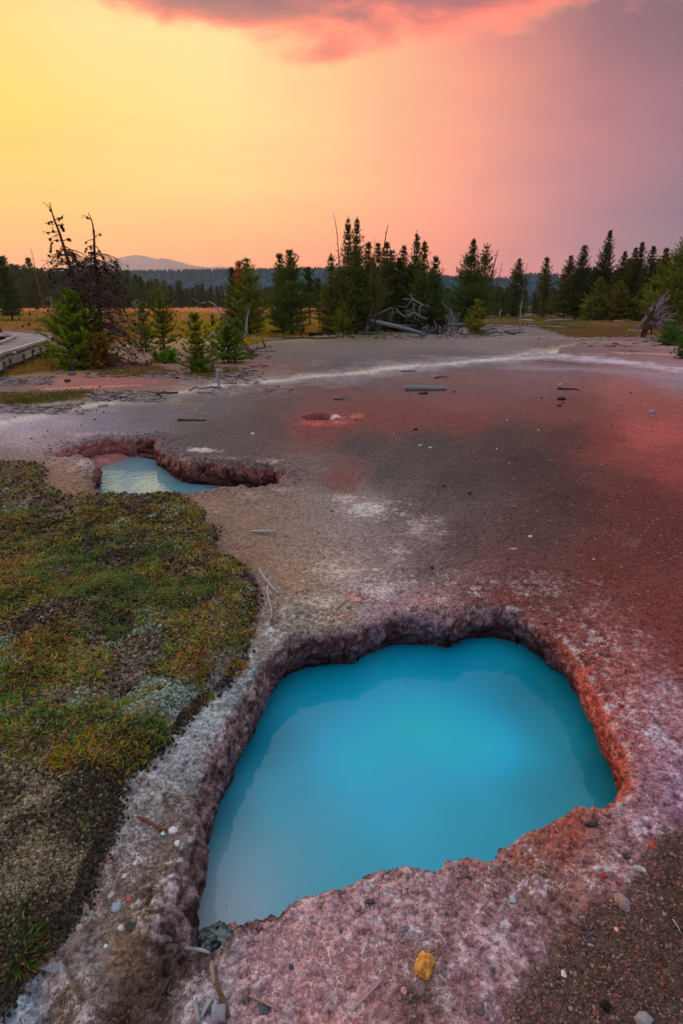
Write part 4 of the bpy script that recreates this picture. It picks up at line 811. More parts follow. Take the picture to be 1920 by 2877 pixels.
wood(P, (.007, .009, .010, .008, .005), 'driftwood', 'straight bleached stick leaning on the moss edge above the pool', 'driftwood', GREY * 1.4, 12, 6, .3, None, [([P[1], P[1] + Vector((.02, .03, .03))], .005), ([P[2], P[2] + Vector((.03, .03, .01))], .004)])
wood([gpt(754,1654,.02), gpt(752,1672,.01), gpt(760,1702,.01), gpt(764,1722,.008), gpt(763,1743,.008)], (.006, .006, .006, .005), 'driftwood', 'thin white bent stick below the straight bleached stick', 'driftwood', GREY * 1.5, 10, 6, .2)
# grove edge: crossed fallen trees
YA = at(1100, 938).y
wood(line([(1041,901),(1100,914),(1150,926),(1192,938)], [YA - .5, YA - .4, YA - .3, YA - .2]), (.11, .10, .08), 'fallen_log', 'thick silvery log sloping down from the grove edge', 'log', lin((140, 148, 160)), 10, 8, .12)
wood(line([(1092,915),(1150,916),(1203,917)], YA + 1.5), (.11, .09), 'fallen_log', 'grey log lying level behind the thick silvery log', 'log', GREYB, 8, 8, .12)
wood(line([(1258,913),(1290,913),(1316,913),(1350,928),(1394,944)], YA - .3), (.10, .09, .05), 'fallen_log', 'long thin log running right from the root tangle and bending down', 'log', GREYB * .9, 12, 8, .12)
wood(line([(1100,944),(1160,945),(1240,946),(1300,944)], YA - .8), (.07, .06, .03), 'fallen_log', 'thin grey pole on the ground before the root tangle', 'log', GREYB, 10, 6, .12)
wood(line([(994,927),(1030,900),(1070,878),(1103,864)], YA - .2), (.05, .045, .03), 'leaning_pole', 'slender pale pole propped diagonally across the grove edge', 'pole', lin((120, 140, 152)), 8, 6, .12)
wood(line([(1030,944),(1033,915),(1040,885),(1048,853)], YA - .4), (.11, .08, .03), 'dead_snag', 'upright grey broken trunk crossing the slender pole', 'snag', GREYB, 9, 7, .3, None, [(line([(1030,944),(1022,946),(1016,950)], YA - .5), .05), (line([(1033,925),(1046,912),(1050,898)], YA - .5), .04)])
wood(line([(1058,940),(1062,915),(1070,892)], YA), (.07, .05, .03), 'dead_snag', 'short splintered stub behind the upright broken trunk', 'snag', GREYB, 7, 7, .3, None, [(line([(1060,925),(1072,915),(1078,900)], YA), .03)])
wood(line([(1098,918),(1096,895),(1099,878),(1108,866)], YA + .6), (.06, .04, .02), 'dead_snag', 'twisted grey stub with curled twigs behind the logs', 'snag', GREYB, 8, 6, .3, None, [(line([(1098,890),(1106,884),(1104,870)], YA + .5), .03), (line([(1097,900),(1108,902),(1108,915)], YA + .5), .03), (line([(1099,884),(1112,878),(1106,890)], YA + .5), .02)])
def Zq(L): return [(960 + a / 3.564, 780 + b / 3.564) for a, b in L]
root = empty('root_tangle', tuple(at_y(1215, 940, YA)), 'tangle of curling grey roots and antler shaped dead branches', 'dead tree'); bq = at_y(1215, 940, YA)
mb = MB(); rs = np.random.RandomState(77)
for L_, r_ in [([(685,175),(720,215),(770,250),(810,275),(870,290),(885,350)], .05), ([(620,220),(660,215),(720,220)], .03), ([(550,310),(590,365),(620,385),(680,395),(720,350),(780,385),(860,420),(900,440)], .06), ([(640,370),(690,360),(720,345),(705,300),(715,265)], .035),
               ([(780,385),(785,340),(790,300),(820,275)], .03), ([(560,285),(610,295),(650,290),(690,240),(725,225)], .02), ([(740,415),(725,400),(715,375)], .02), ([(540,340),(575,350),(600,370)], .02), ([(705,320),(735,300),(740,265)], .018), ([(800,320),(820,320),(800,330)], .015), ([(690,330),(660,340),(640,300)], .018),
               ([(640,470),(650,400),(640,330)], .012), ([(1005,240),(1030,290),(1080,330),(1090,380)], .03), ([(760,420),(800,460),(860,480),(920,470)], .04)]:
    Q = smooth_path(line(Zq(L_), YA + .3), 14); Q[:, 1] += rs.randn() * .3 * np.linspace(0, 1, 14); mb.tube(Q, np.linspace(r_ * .7, r_ * 1.3, 14) if L_[0][0] < L_[-1][0] else np.linspace(r_ * 1.3, r_ * .5, 14), 6, lin((150, 142, 150)) * rs.uniform(.8, 1.1), .2, 3)
mb.V = [v - np.array(tuple(bq)) for v in mb.V]; mb.build('branches', MWOOD, root)
mb = MB()
for k in range(120):
    cx, cy = (rs.uniform(820, 1210), rs.uniform(470, 560)); a = rs.uniform(0, 6.28); L = rs.uniform(20, 75); q = [(cx, cy)]
    for _ in range(4): a += rs.randn() * .7; q.append((q[-1][0] + L / 4 * math.cos(a), min(q[-1][1] + L / 4 * math.sin(a), 590)))
    Q = smooth_path(line(Zq(q), YA + rs.uniform(-.7, .5)), 8); Q[:, 2] = np.maximum(Q[:, 2], .01); mb.tube(Q, np.linspace(rs.uniform(.02, .045), .012, 8), 5, (lin((150, 146, 156)) if rs.rand() < .6 else lin((90, 84, 92))) * rs.uniform(.7, 1.2))
for k in range(26):
    cx = rs.uniform(1050, 1150); q = [(cx, 470), (cx + rs.randn() * 15, 430), (cx + rs.randn() * 30, rs.uniform(340, 400))]
    Q = smooth_path(line(Zq(q), YA + rs.uniform(-.3, .4)), 8); mb.tube(Q, np.linspace(.04, .012, 8), 5, lin((150, 146, 156)) * rs.uniform(.7, 1.1))
mb.V = [v - np.array(tuple(bq)) for v in mb.V]; tag(mb.build('root_mass', MWOOD, root), kind='stuff')
mb = MB()
Q = smooth_path(line(Zq([(885,300),(900,380),(880,440),(930,470),(1000,440),(1060,470)]), YA + .25), 14); mb.tube(Q, np.linspace(.10, .22, 14), 8, lin((34, 28, 30)), .35, 9)
Q = smooth_path(line(Zq([(870,490),(930,500),(1000,480),(1040,450)]), YA), 10); mb.tube(Q, np.linspace(.12, .16, 10), 8, lin((34, 28, 30)), .35, 10)
mb.V = [v - np.array(tuple(bq)) for v in mb.V]; mb.build('trunk', MBARK, root)
# uprooted tree at the right edge
YU = at(1805, 947).y
def Zr(L): return [(1380 + a / 2.904, 840 + b / 2.904) for a, b in L]
bq = at_y(1812, 947, YU); root = empty('uprooted_tree', tuple(bq), 'uprooted grey tree with a fan of bare roots near the right edge', 'dead tree')
mb = MB(); Q = smooth_path(line(Zr([(1255,195),(1330,205),(1420,225),(1530,255),(1640,275)]), YU), 12); mb.tube(Q, np.linspace(.17, .13, 12), 9, lin((130, 120, 118)), .15, 3); mb.V = [v - np.array(tuple(bq)) for v in mb.V]; mb.build('trunk', MWOOD, root)
mb = MB()
for L_, r_ in [([(1330,45),(1310,110),(1280,170),(1265,200)], .12), ([(1275,200),(1245,235),(1235,280),(1228,318)], .10), ([(1290,205),(1275,250),(1255,290),(1245,315)], .09), ([(1300,210),(1315,250),(1310,285)], .07), ([(1260,180),(1255,220),(1240,262)], .08), ([(1335,30),(1360,20),(1400,5)], .05), ([(1325,60),(1345,20),(1390,-20)], .03)]:
    for s_ in range(2):
        Q = smooth_path(line(Zr(L_), YU + s_ * .2 - .1), 10); Q[:, 0] += rs.randn() * .03; mb.tube(Q, np.linspace(r_, r_ * .6, 10), 7, lin((104, 74, 62)) * rs.uniform(.6, 1.1), .35, s_)
mb.V = [v - np.array(tuple(bq)) for v in mb.V]; mb.build('root_plate', MWOOD, root)
mb = MB()
for k in range(85):
    a0 = rs.uniform(-1.35, .55); x0, y0 = 1300 + rs.uniform(-15, 60), 140 + rs.uniform(-70, 70); L = rs.uniform(60, 210); q = [(x0, y0)]; a = a0
    for _ in range(4): a += rs.randn() * .22; q.append((q[-1][0] + L / 4 * math.cos(a), min(q[-1][1] + L / 4 * math.sin(a), 300)))
    if k < 14: a = 2.2 + rs.rand() * .5; q = [(1270, 130 + k * 4), (1235, 170 + k * 3), (1200 - k * 2, 210 + 5 * k)]
    Q = smooth_path(line(Zr(q), YU + rs.uniform(-.5, .5)), 9); r_ = rs.uniform(.015, .045); mb.tube(Q, np.linspace(r_, r_ * .3, 9), 5, (lin((160, 156, 162)) if rs.rand() < .7 else lin((104, 84, 78))) * rs.uniform(.75, 1.15), .2)
mb.V = [v - np.array(tuple(bq)) for v in mb.V]; tag(mb.build('root_mass', MWOOD, root), kind='stuff')
# white logs lying in the grass on the right
for a, b, c, d, r_, lb in [(1457,900,1500,901,.10,'short white log crossing the white broken snag'),(1532,901,1610,898,.09,'long white log lying straight in the grass on the right'),(1485,917,1512,917,.06,'small white log left of the tan gravel'),(1380,914,1448,917,.06,'grey log in the grass left of the white snag'),(1520,917,1588,920,.05,'thin bent branch lying before the long white log'),(1725,902,1790,900,.06,'arched pale branch before the right hand forest'),(1765,930,1830,932,.07,'pale flat log left of the uprooted tree')]:
    wood([at_y(a, b, at(a, b + 2).y), at_y((a + c) / 2, (b + d) / 2 - 1, at(a, b + 2).y), at_y(c, d, at(c, d + 2).y)], (r_, r_ * .7), 'fallen_log', lb, 'log', GREY * 1.25, 8, 6, .2)
# logs and stumps on the left
glog((583,953), (632,930), .10, .07, 'fallen_log', 'short grey log in the grass below the bent dead tree', mid=[(610,938)])
glog((707,955), (795,954), .07, .03, 'fallen_log', 'long thin root running right from the upright grey snag', mid=[(750,957)])
glog((795,954), (965,950), .04, .02, 'fallen_log', 'dark branch along the edge of the flat before the grove', 'branch', DARK, mid=[(850,951), (900,952)])
glog((870,944), (925,942), .09, .06, 'fallen_log', 'black burnt log beside the small dark pine', 'log', CHAR * 1.4)
wood([gpt(846,942,.02), gpt(852,938,.3), gpt(845,930,.5)], (.10, .07, .03), 'stump', 'hooked charred root poking up left of the burnt log', 'stump', CHAR * 1.5, 8, 7, .3)
glog((962,948), (996,949), .07, .05, 'fallen_log', 'reddish brown rotten log at the grove edge', 'log', lin((120, 74, 62)))
YS = at(618, 1096).y
wood(line([(619,1096),(615,1078),(611,1060),(613,1043),(616,1034)], YS), (.016, .02, .024, .028, .018), 'grey_stump', 'upright pale grey stump standing on the edge of the flat', 'stump', GREY * 1.25, 12, 8, .3, None, [(line([(612,1042),(620,1040),(625,1046)], YS), .03), (line([(615,1040),(608,1048),(606,1052)], YS), .03), (line([(619,1090),(622,1096),(628,1098)], YS), .02)])
glog((533,1100), (616,1090), .016, .02, 'driftwood', 'arched dark grey branch lying left of the pale stump', 'driftwood', GREYB, mid=[(548,1090), (570,1094), (590,1090)])
glog((620,1072), (644,1085), .02, .01, 'driftwood', 'small white stick pointing away from the pale stump', 'driftwood', GREY * 1.3)
glog((670,1072), (722,1084), .025, .015, 'driftwood', 'white tapered stick right of the pale stump', 'driftwood', GREY * 1.35)
glog((688,1063), (700,1070), .02, .01, 'driftwood', 'stubby pale splinter behind the white tapered stick', 'driftwood', GREY * 1.3)
glog((555,1106), (600,1103), .018, .012, 'driftwood', 'flat grey stick on the white mineral edge', 'driftwood', GREY)
glog((440,1112), (500,1105), .03, .02, 'driftwood', 'low dark stick on the litter left of the arched branch', 'driftwood', DARK)
glog((102,1081), (151,1075), .025, .02, 'branch', 'crooked grey stick on the pink flat by the left edge', 'branch', GREY * .9, mid=[(118,1078), (135,1074)])
glog((183,1074), (199,1073), .035, .03, 'branch', 'short dark chunk of wood on the pink flat', 'branch', DARK * 1.3)
glog((194,1055), (213,1053), .05, .03, 'branch', 'small grey log at the back of the pink flat', 'branch', GREYB)
glog((160,1051), (184,1047), .025, .02, 'branch', 'thin pale stick beside the big green pine', 'branch', GREY)
glog((229,1088), (245,1096), .02, .015, 'branch', 'white forked twig at the front of the pink flat', 'branch', GREY * 1.3)
glog((278,1145), (302,1140), .02, .02, 'branch', 'pale flat stick on the lilac flat', 'branch', GREY * 1.2)
for k_, (L_, r_, lb) in enumerate([([(676,968),(690,978),(700,992),(712,1000)], .09, 'dark twisted root lying right of the low pine bush'), ([(680,1000),(705,1004),(725,1006)], .05, 'black branch at the foot of the twisted root'), ([(722,985),(745,982),(765,978)], .03, 'spiky dark branch reaching over the grey flat')]):
    P = [gpt(a, b, .04 + r_) for a, b in L_]; wood(P, (r_, r_ * .5), 'driftwood', lb, 'driftwood', DARK * (.8 + .3 * k_), 9, 7, .3, None, [([P[1], P[1] + Vector((rnd.uniform(-.3, .3), 0, .35))], .03), ([P[1], P[1] + Vector((rnd.uniform(-.3, .3), .1, .2))], .02)])
# near twigs
wood([gpt(386,2302,.012), gpt(410,2307,.01), gpt(435,2322,.008), gpt(470,2340,.012)], (.004, .005, .004, .005), 'twig', 'orange brown twig pointing at the white pebble', 'twig', lin((130, 84, 60)), 10, 6, .2)
wood([gpt(466,2656,.03), gpt(495,2664,.02), gpt(530,2678,.02), gpt(570,2690,.03), gpt(592,2692,.02)], (.0045, .005, .0045, .003), 'driftwood', 'smooth grey branch bridging the corner of the pool', 'driftwood', GREY * 1.1, 12, 7, .15)
wood([gpt(605,2728,.012), gpt(612,2775,.012), gpt(630,2820,.01), gpt(645,2866,.012)], (.004, .005, .004), 'twig', 'long brown twig curving down over the pink crust', 'twig', lin((110, 84, 60)), 12, 6, .2)
wood([gpt(598,2715,.015), gpt(600,2740,.018), gpt(604,2775,.012)], (.008, .009, .005), 'twig', 'splintered bark strip at the top of the long brown twig', 'twig', lin((150, 135, 130)), 8, 5, .4)
wood([gpt(703,2802,.008), gpt(745,2825,.01), gpt(790,2848,.01), gpt(818,2862,.006)], (.003, .0025, .0015), 'twig', 'thin straight straw lying beside the dark stone', 'twig', lin((160, 140, 130)), 8, 5, .1)
wood([gpt(1073,2758,.012), gpt(1050,2785,.01), gpt(1010,2825,.008), gpt(988,2847,.006)], (.0035, .003, .002), 'twig', 'pale straight twig lying below the golden rock', 'twig', lin((170, 155, 150)), 8, 5, .1)
for k_, (a, b, c, d, r_, lb) in enumerate([(594,2812,564,2868,.006,'pale splinter slanting left at the bottom edge'),(608,2818,598,2876,.006,'pale splinter standing straight at the bottom edge'),(550,2822,560,2880,.007,'grey split twig left of the slanting splinter'),(480,2750,455,2800,.006,'brown root strand along the dark gully, upper one'),(452,2805,433,2850,.006,'brown root strand along the dark gully, lower one'),(1945,2560,1955,2600,.003,'x'),(1889,2587,1911,2625,.002,'thin pale straw on the dark gravel at the right edge'),(1652,2660,1668,2665,.003,'tiny pale splinter in the gravel'),(1697,2840,1705,2822,.010,'dark wet stick lying in the lower right gravel'),(1628,2584,1644,2580,.0025,'tiny pale stem under the crust edge')]):
    if lb == 'x': continue
    wood([gpt(a, b, .008), gpt((a + c) / 2, (b + d) / 2, .010), gpt(c, d, .008)], (r_, r_ * .7), 'twig', lb, 'twig', [GREY * 1.2, GREY * 1.2, GREY, DARK * 1.4, DARK * 1.3, GREY, GREY * 1.4, GREY * 1.2, CHAR * 1.6, GREY * 1.2][k_], 7, 5, .3)
wood([gpt(1812,2868,.016), gpt(1800,2890,.016)], (.017, .017), 'wood_chunk', 'sawn pale grey wood piece cut by the bottom right edge', 'wood', GREY * 1.1, 4, 5, .3)
wood([gpt(600,2862,.02), gpt(636,2858,.02)], (.020, .017), 'wood_chunk', 'split grey wood block at the bottom edge', 'wood', GREY * 1.1, 5, 6, .35)

# ------------------------------------------------------------------ stones
def ico(sub=2):
    import bmesh
    bm = bmesh.new(); bmesh.ops.create_icosphere(bm, subdivisions=sub, radius=1.0); V = np.array([v.co[:] for v in bm.verts]); Fc = np.array([[v.index for v in f.verts] for f in bm.faces]); bm.free(); return V, Fc
I4V, I4F = ico(4); I3V, I3F = ico(3); I1V, I1F = ico(1)
def stone(px, py, wpx, ratio, hgt, col, label, name='stone', seed=0, rough=.25, rot=0.0, sub=3, group=None, col2=None, fq=3.5):
    g = gpt(px, py); w_ = wpx * (g.y * CP + (CH - g.z) * SP) / F / 2; V0, F0 = (I4V, I4F) if sub == 4 else (I3V, I3F)
    n = fbm(V0, 1.1, 4, 0.6, seed * 3.1); n2 = fbm(V0, fq, 3, 0.6, seed * 1.7)
    V = V0 * (1 + rough * 1.6 * n + rough * .5 * n2)[:, None] * np.array([1, ratio, hgt]) * w_
    c, s_ = math.cos(rot), math.sin(rot); V = np.stack([V[:, 0] * c - V[:, 1] * s_, V[:, 0] * s_ + V[:, 1] * c, V[:, 2]], 1)
    t_ = sstep(n2 + .5 * n, -.2, .3)[:, None]; C = lin(col) * (1 - t_) + lin(col2 or tuple(min(255, c_ * 1.25) for c_ in col)) * t_
    o = mesh_from(name, V, [F0], MROCK, C * (1.4 if sub == 4 else 1.15)); o.location = (g.x, g.y, g.z + w_ * hgt * (.5 if sub == 4 else .32)); return tag(o, label, 'stone' if name != 'pebble' else 'pebble', group)
stone(1194,2716,47,1.25,.8,(170,110,44),'craggy golden ochre rock on the pink crust','ochre_rock',1,.42,-.5,4,None,(205,150,80))
stone(1441,2528,18,1.2,.9,(165,178,188),'smooth white round stone in a brown patch of crust','stone',2,.12,0,3,None,(200,205,210))
stone(1748,2540,36,1.5,.8,(150,112,102),'pinkish grey oval stone on the dark gravel','stone',3,.22,.25,4,None,(100,115,130))
stone(1798,2444,32,.6,.6,(150,165,175),'ridged white shell like stone at the gravel edge','stone',4,.3,-.5,3,None,(190,190,190))
stone(1832,2378,22,1.1,.8,(150,82,70),'salmon orange stone near the right edge','stone',5,.25,.4,3)
stone(1838,2367,12,.9,.9,(150,56,50),'small dark red stone touching the salmon orange stone','stone',6,.25)
stone(1694,2462,15,.9,.8,(170,56,46),'bright red pebble on blue grey crust','stone',7,.2)
stone(1742,2477,16,1.,.7,(140,80,86),'rose pebble right of the bright red pebble','stone',8,.25)
stone(1690,2534,20,.7,.7,(130,76,82),'flat mauve pebble left of the oval stone','stone',9,.25)
stone(1757,2406,20,.8,.8,(70,60,60),'dark brown stone on the blue grey crust','stone',10,.3)
stone(1532,2463,12,1.6,1.,(90,72,50),'small upright brown wood like stone','stone',11,.3)
stone(1584,2738,16,1.3,.9,(200,180,172),'white chipped stone in the lower right gravel','stone',12,.3)
stone(1632,2710,32,1.2,.5,(86,66,58),'flat brown slab stone in the lower right gravel','stone',13,.25)
stone(1650,2626,14,1.1,.8,(62,70,84),'blue black pebble in the gravel','stone',14,.2)
stone(1732,2612,12,1.1,.8,(205,165,140),'cream pebble in the middle of the gravel','stone',15,.25)
stone(1346,2836,28,1.2,.8,(100,90,94),'grey brown stone in the gravel pocket at the bottom','stone',16,.3)
stone(1135,2786,18,1.1,.8,(175,130,122),'pink crumbly stone below the golden rock','stone',17,.3)
stone(692,2802,26,2.,.7,(70,84,96),'upright dark blue stone at the left of the pink crust','stone',18,.3,.2,3,None,(150,100,96))
stone(745,2838,28,1.,.5,(72,84,92),'low dark blue stone at the bottom of the pink crust','stone',19,.3)
stone(818,2722,18,1.,.8,(58,64,72),'dark blue grey pebble on the pink crust','stone',20,.25)
stone(1178,2408,16,1.,.7,(60,56,60),'x') if False else None
stone(1038,2535,26,.5,.5,(70,66,70),'dark flaky chip on the crust beside the pool','stone',22,.3)
stone(1316,2472,20,.9,.5,(76,52,52),'dark brown lump at the near lip of the pool','stone',23,.3)
stone(1662,2318,40,.4,.4,(70,58,56),'dark flat flake on the crust by the right lip','stone',24,.35)
stone(430,2232,14,1.1,.8,(190,165,140),'cream stone on the left bank above the twig','stone',25,.25)
stone(488,2336,26,.9,.6,(205,200,215),'white crumbly stone at the end of the orange twig','stone',26,.35)
stone(460,2342,13,1.,.8,(175,205,220),'pale blue pebble touching the white crumbly stone','stone',27,.25)
stone(500,2370,16,1.1,.8,(180,210,222),'pale blue white stone below the white crumbly stone','stone',28,.25)
stone(350,2462,13,1.,.9,(190,188,186),'whitish pebble on the left bank beside the moss','stone',29,.25)
stone(381,2427,12,1.,.9,(190,200,210),'round pale pebble on the left bank','stone',30,.25)
stone(362,2527,14,1.2,.8,(170,96,80),'orange red pebble on the left bank','stone',31,.3)
stone(326,2548,26,1.2,.4,(130,150,165),'flat blue grey stone on the left bank','stone',32,.25)
stone(340,2609,16,1.,.8,(180,185,195),'light grey pebble lying low on the left bank','stone',33,.25)
stone(298,2660,12,1.,.8,(190,215,230),'single icy white pebble at the bottom of the left bank','stone',34,.25)
stone(222,2608,22,.9,.7,(165,140,120),'tan stone by the lowest edge of the moss','stone',35,.3)
stone(372,2602,36,.8,.3,(56,60,64),'dark flat slate stone on the left bank','stone',36,.2)
stone(160,1407,22,.6,.6,(86,84,88),'small grey rock at the back edge of the moss','stone',37,.25)
stone(1003,1180,12,.6,.6,(95,85,80),'rounded grey stone right of the steam vent','stone',38,.2)
stone(1168,1208,14,.5,.6,(56,52,50),'dark oval stone on the red stain','stone',39,.2)
stone(1181,1254,12,.9,.9,(150,160,175),'blotched white stone on the dark flat','stone',40,.3)
stone(1209,1259,12,.5,.4,(190,185,160),'flat cream flake right of the blotched white stone','stone',41,.3)
stone(710,1220,10,.9,.8,(210,215,215),'clear white stone between the far pool and the vent','stone',42,.25)
stone(1490,1508,12,.6,.6,(190,205,215),'white flake on the dark red flat','stone',43,.3)
stone(1318,1388,12,.7,.7,(50,44,44),'dark clod in the middle of the flat','stone',44,.3)
stone(1248,1367,12,.5,.5,(60,54,50),'thin dark clod left of the middle clod','stone',45,.3)
stone(1580,1124,22,.5,.6,(58,46,42),'clump of dark rocks on the red flat','rock_clump',46,.45,0,3)
stone(1571,1142,14,.6,.6,(86,60,44),'brown rock just below the dark clump','stone',47,.35)
stone(1833,1161,20,.7,.7,(130,140,155),'cleft pale grey rock on the bright red stain','stone',48,.45)
stone(1463,1173,8,.7,.7,(150,110,80),'little tan stone on the red flat','stone',49,.3)
stone(1443,1543,22,.35,.3,(150,150,165),'slim pale chip on the dark red flat','stone',50,.2)
stone(1215,1597,12,.8,.7,(60,50,46),'dark clod above the rim of the pool','stone',51,.3)
stone(1005,1689,18,.9,.8,(205,160,160),'pinkish white lump on the crust beyond the pool','stone',52,.35)
stone(972,1732,12,1.,.8,(185,96,84),'orange pebble sitting on the far rim','stone',53,.3)
stone(281,1088,8,.7,.7,(70,50,48),'dark stone on the pink flat by the moss strip','stone',54,.3)
sh_ = stone(578,2618,112,.75,.2,(120,136,138),'mint and black speckled sinter mound in the near corner of the big pool','sinter_mound',61,.34,.5,4,None,(26,26,28),11.0); sh_.location = at(588,2646,-.212)
sh_ = stone(655,2598,52,.6,.3,(176,120,118),'low pink sinter lump rising from the milky water','sinter_mound',63,.4,.2,4,None,(120,96,104)); sh_.location = at(655,2606,-.218)
rs = np.random.RandomState(91)
for k in range(66):      # small loose pebbles: copies of four shapes
    if k < 4: protoP = globals().setdefault('PB', []); 
    px, py = (rs.uniform(450, 1900), 1080 + 560 * rs.rand() ** 1.4) if k < 48 else (rs.uniform(40, 420), rs.uniform(1150, 1290))
    if 430 < px < 850 and 1240 < py < 1420: continue
    w_ = rs.uniform(5, 9) * (1 if py > 1250 else .9); c = [(150,140,135), (70,60,56), (120,84,66), (175,170,175)][k % 4]
    if len(PB) < 4: PB.append(stone(px, py, w_, .8, .7, c, 'small loose pebble scattered on the open mineral flat', 'pebble', 100 + k, .3, rs.rand() * 6, 3, 'loose pebbles on the open flat')); PB[-1]['w0'] = w_ * PXM(at(px, py).y)
    else:
        s_ = PB[k % 4]; o = s_.copy(); COL.objects.link(o); g = gpt(px, py); f = w_ * PXM(g.y) / s_['w0']; o.scale = (f, f * rs.uniform(.7, 1.2), f); o.rotation_euler = (0, 0, rs.rand() * 6); o.location = (g.x, g.y, g.z + .2 * w_ * PXM(g.y))
for o in COL.objects:
    if 'w0' in o: del o['w0']
# uncountable small gravel, denser on the dark gravel field and along the rims
def scatter(n, fn, rs):
    P = np.zeros((0, 2))
    while len(P) < n: P = np.vstack([P, fn(rs)])
    return P[:n]
def px_box(x0, x1, y0, y1, m, rs):
    a = rs.uniform(x0, x1, m); b = rs.uniform(y0, y1, m); dx = (a - CX) / F; v = (CY - b) / F; t = -CH / (-SP + v * CP); return np.stack([dx * t, (CP + v * SP) * t], 1)
rs = np.random.RandomState(17)
A = px_box(-100, 2050, 2180, 3000, 60000, rs); B = px_box(-100, 2050, 1560, 2200, 26000, rs); Cc_ = px_box(-100, 2050, 1130, 1600, 6000, rs)
P = np.vstack([A, B, Cc_]); 
d1, _ = sdist(P, R1); d2, _ = sdist(P, R2); dm, _ = sdist(P, RM); dg, _ = sdist(P, GRP)
n_ = fbm(np.c_[P, np.zeros(len(P))], 6, 4, .6, 31); n5 = fbm(np.c_[P, np.zeros(len(P))], 18, 3, .6, 41)
pxp, pyp = to_px(P[:, 0], P[:, 1])
dens = np.where(dg > 0, 1.0, 0.0) + sstep(n_, .18, .4) * .6 + 0.1 + (pxp < 520) * (pyp > 2250) * .5 * sstep(n_, -.2, .2) + .5 * (d1 > -.25) * sstep(n5, 0, .3)
dens += .35 * (pyp < 2200) * (pxp > 1500)
ok = (d1 < -0.006) & (d2 < -0.01) & (dm < 0.0) & (rs.rand(len(P)) < dens); P = P[ok]; dg = dg[ok]
def along(R, n, w, rs):
    i = rs.randint(0, len(R), n); t = np.roll(R, -1, 0) - np.roll(R, 1, 0); nn_ = np.stack([t[:, 1], -t[:, 0]], 1) / (np.linalg.norm(t, axis=1)[:, None] + 1e-9)
    q = R[i] + nn_[i] * (rs.randn(n, 1) * w) + rs.randn(n, 2) * .01; s_, _ = sdist(q, R); return q[(s_ < -.004)]
K1 = along(R1, 3800, .07, rs); K2 = along(R2, 1500, .12, rs); Kc = np.vstack([K1, K2]); dmk, _ = sdist(Kc, RM); Kc = Kc[dmk < -.02]; nk_ = len(Kc)
P = np.vstack([P, Kc]); dg = np.r_[dg, np.full(nk_, -1.0)]; m = len(P)
zs = gz(P[:, 0], P[:, 1]); yy_ = P[:, 1]
sz = (0.0016 + 0.0034 * rs.rand(m) ** 3.5) * np.clip(0.8 + yy_ * .33, 1, 3) ; sz *= np.where(dg > 0, 1.0, .85); sz[-nk_:] = (.0025 + .009 * rs.rand(nk_) ** 3) * np.clip(P[-nk_:, 1] * .3 + .4, 1, 2.4)
BI = np.stack([I1V[:12] * (1 + .3 * rs.randn(12, 1)) for _ in range(12)]) if False else None
o8 = np.array([[1, 0, 0], [0, 1, 0], [-1, 0, 0], [0, -1, 0], [0, 0, 1], [0, 0, -1]], float); f8 = np.array([[0, 1, 4], [1, 2, 4], [2, 3, 4], [3, 0, 4], [1, 0, 5], [2, 1, 5], [3, 2, 5], [0, 3, 5]])
V0, F0 = I1V, I1F; nv = len(V0)
V = V0[None] * (1 + .28 * rs.randn(m, nv, 1).clip(-1.5, 1.5)) * np.stack([rs.uniform(.7, 1.2, m), rs.uniform(.6, 1.1, m), rs.uniform(.4, .8, m)], 1)[:, None] * sz[:, None, None]
a = rs.rand(m) * 6.28; ca_, sa_ = np.cos(a)[:, None], np.sin(a)[:, None]
V = np.stack([V[..., 0] * ca_ - V[..., 1] * sa_, V[..., 0] * sa_ + V[..., 1] * ca_, V[..., 2]], -1) + np.stack([P[:, 0], P[:, 1], zs + sz * .25], 1)[:, None]
pal = lin(np.array([(78,62,56),(96,78,70),(60,50,48),(120,96,88),(112,70,60),(140,118,112),(72,74,80),(160,140,130),(150,60,48),(90,60,54)]))
pw = np.array([.2, .15, .18, .12, .08, .08, .08, .03, .03, .05]); C = pal[rs.choice(10, m, p=pw)] * rs.uniform(.7, 1.25, (m, 1)) * 1.5
gl = stains(*to_px(P[:, 0], P[:, 1]), np.c_[P, np.zeros(m)]) * ALB; wk = np.full((m, 1), .55); wk[-nk_:] = .2; C = C * wk + gl * (1.1 - wk)
gob = mesh_from('gravel', V.reshape(-1, 3), [(np.arange(m)[:, None, None] * nv + F0[None]).reshape(-1, 3)], MGRAV, np.repeat(C, nv, 0), None, False); tag(gob, 'fine mixed gravel strewn over the mineral crust and flats', 'gravel', kind='stuff')
print('gravel', m)

# ------------------------------------------------------------------ plants on the moss bank
def leaves(mb, S, A, E_, L, Wd, C, rs):
    m = len(S); d = np.stack([np.cos(A) * np.cos(E_), np.sin(A) * np.cos(E_), np.sin(E_)], 1); sd_ = np.stack([-np.sin(A), np.cos(A), np.zeros(m)], 1)
    mid = S + d * (L * .5)[:, None]; tip = S + d * L[:, None] + np.stack([np.cos(A), np.sin(A), -np.ones(m) * .9], 1) * (L * rs.uniform(.0, .3, m))[:, None]
    V = np.stack([S, mid + sd_ * (Wd / 2)[:, None] + np.array([0, 0, .12]) * Wd[:, None], tip, mid - sd_ * (Wd / 2)[:, None] + np.array([0, 0, .12]) * Wd[:, None]], 1).reshape(-1, 3)
    i = np.arange(m)[:, None] * 4; T = np.vstack([i + np.array([[0, 1, 2]]), i + np.array([[0, 2, 3]])])
    k = np.stack([C * .75, C, C * 1.1, C], 1).reshape(-1, 3); mb.add(V, T, None, k)
LP = lin(np.array([(150,108,46),(142,132,48),(106,128,46),(76,110,46),(132,64,38),(120,104,84),(190,130,60)])) * 1.5; LP = LP * .86 + LP.mean(1, keepdims=True) * .14
rs = np.random.RandomState(23)
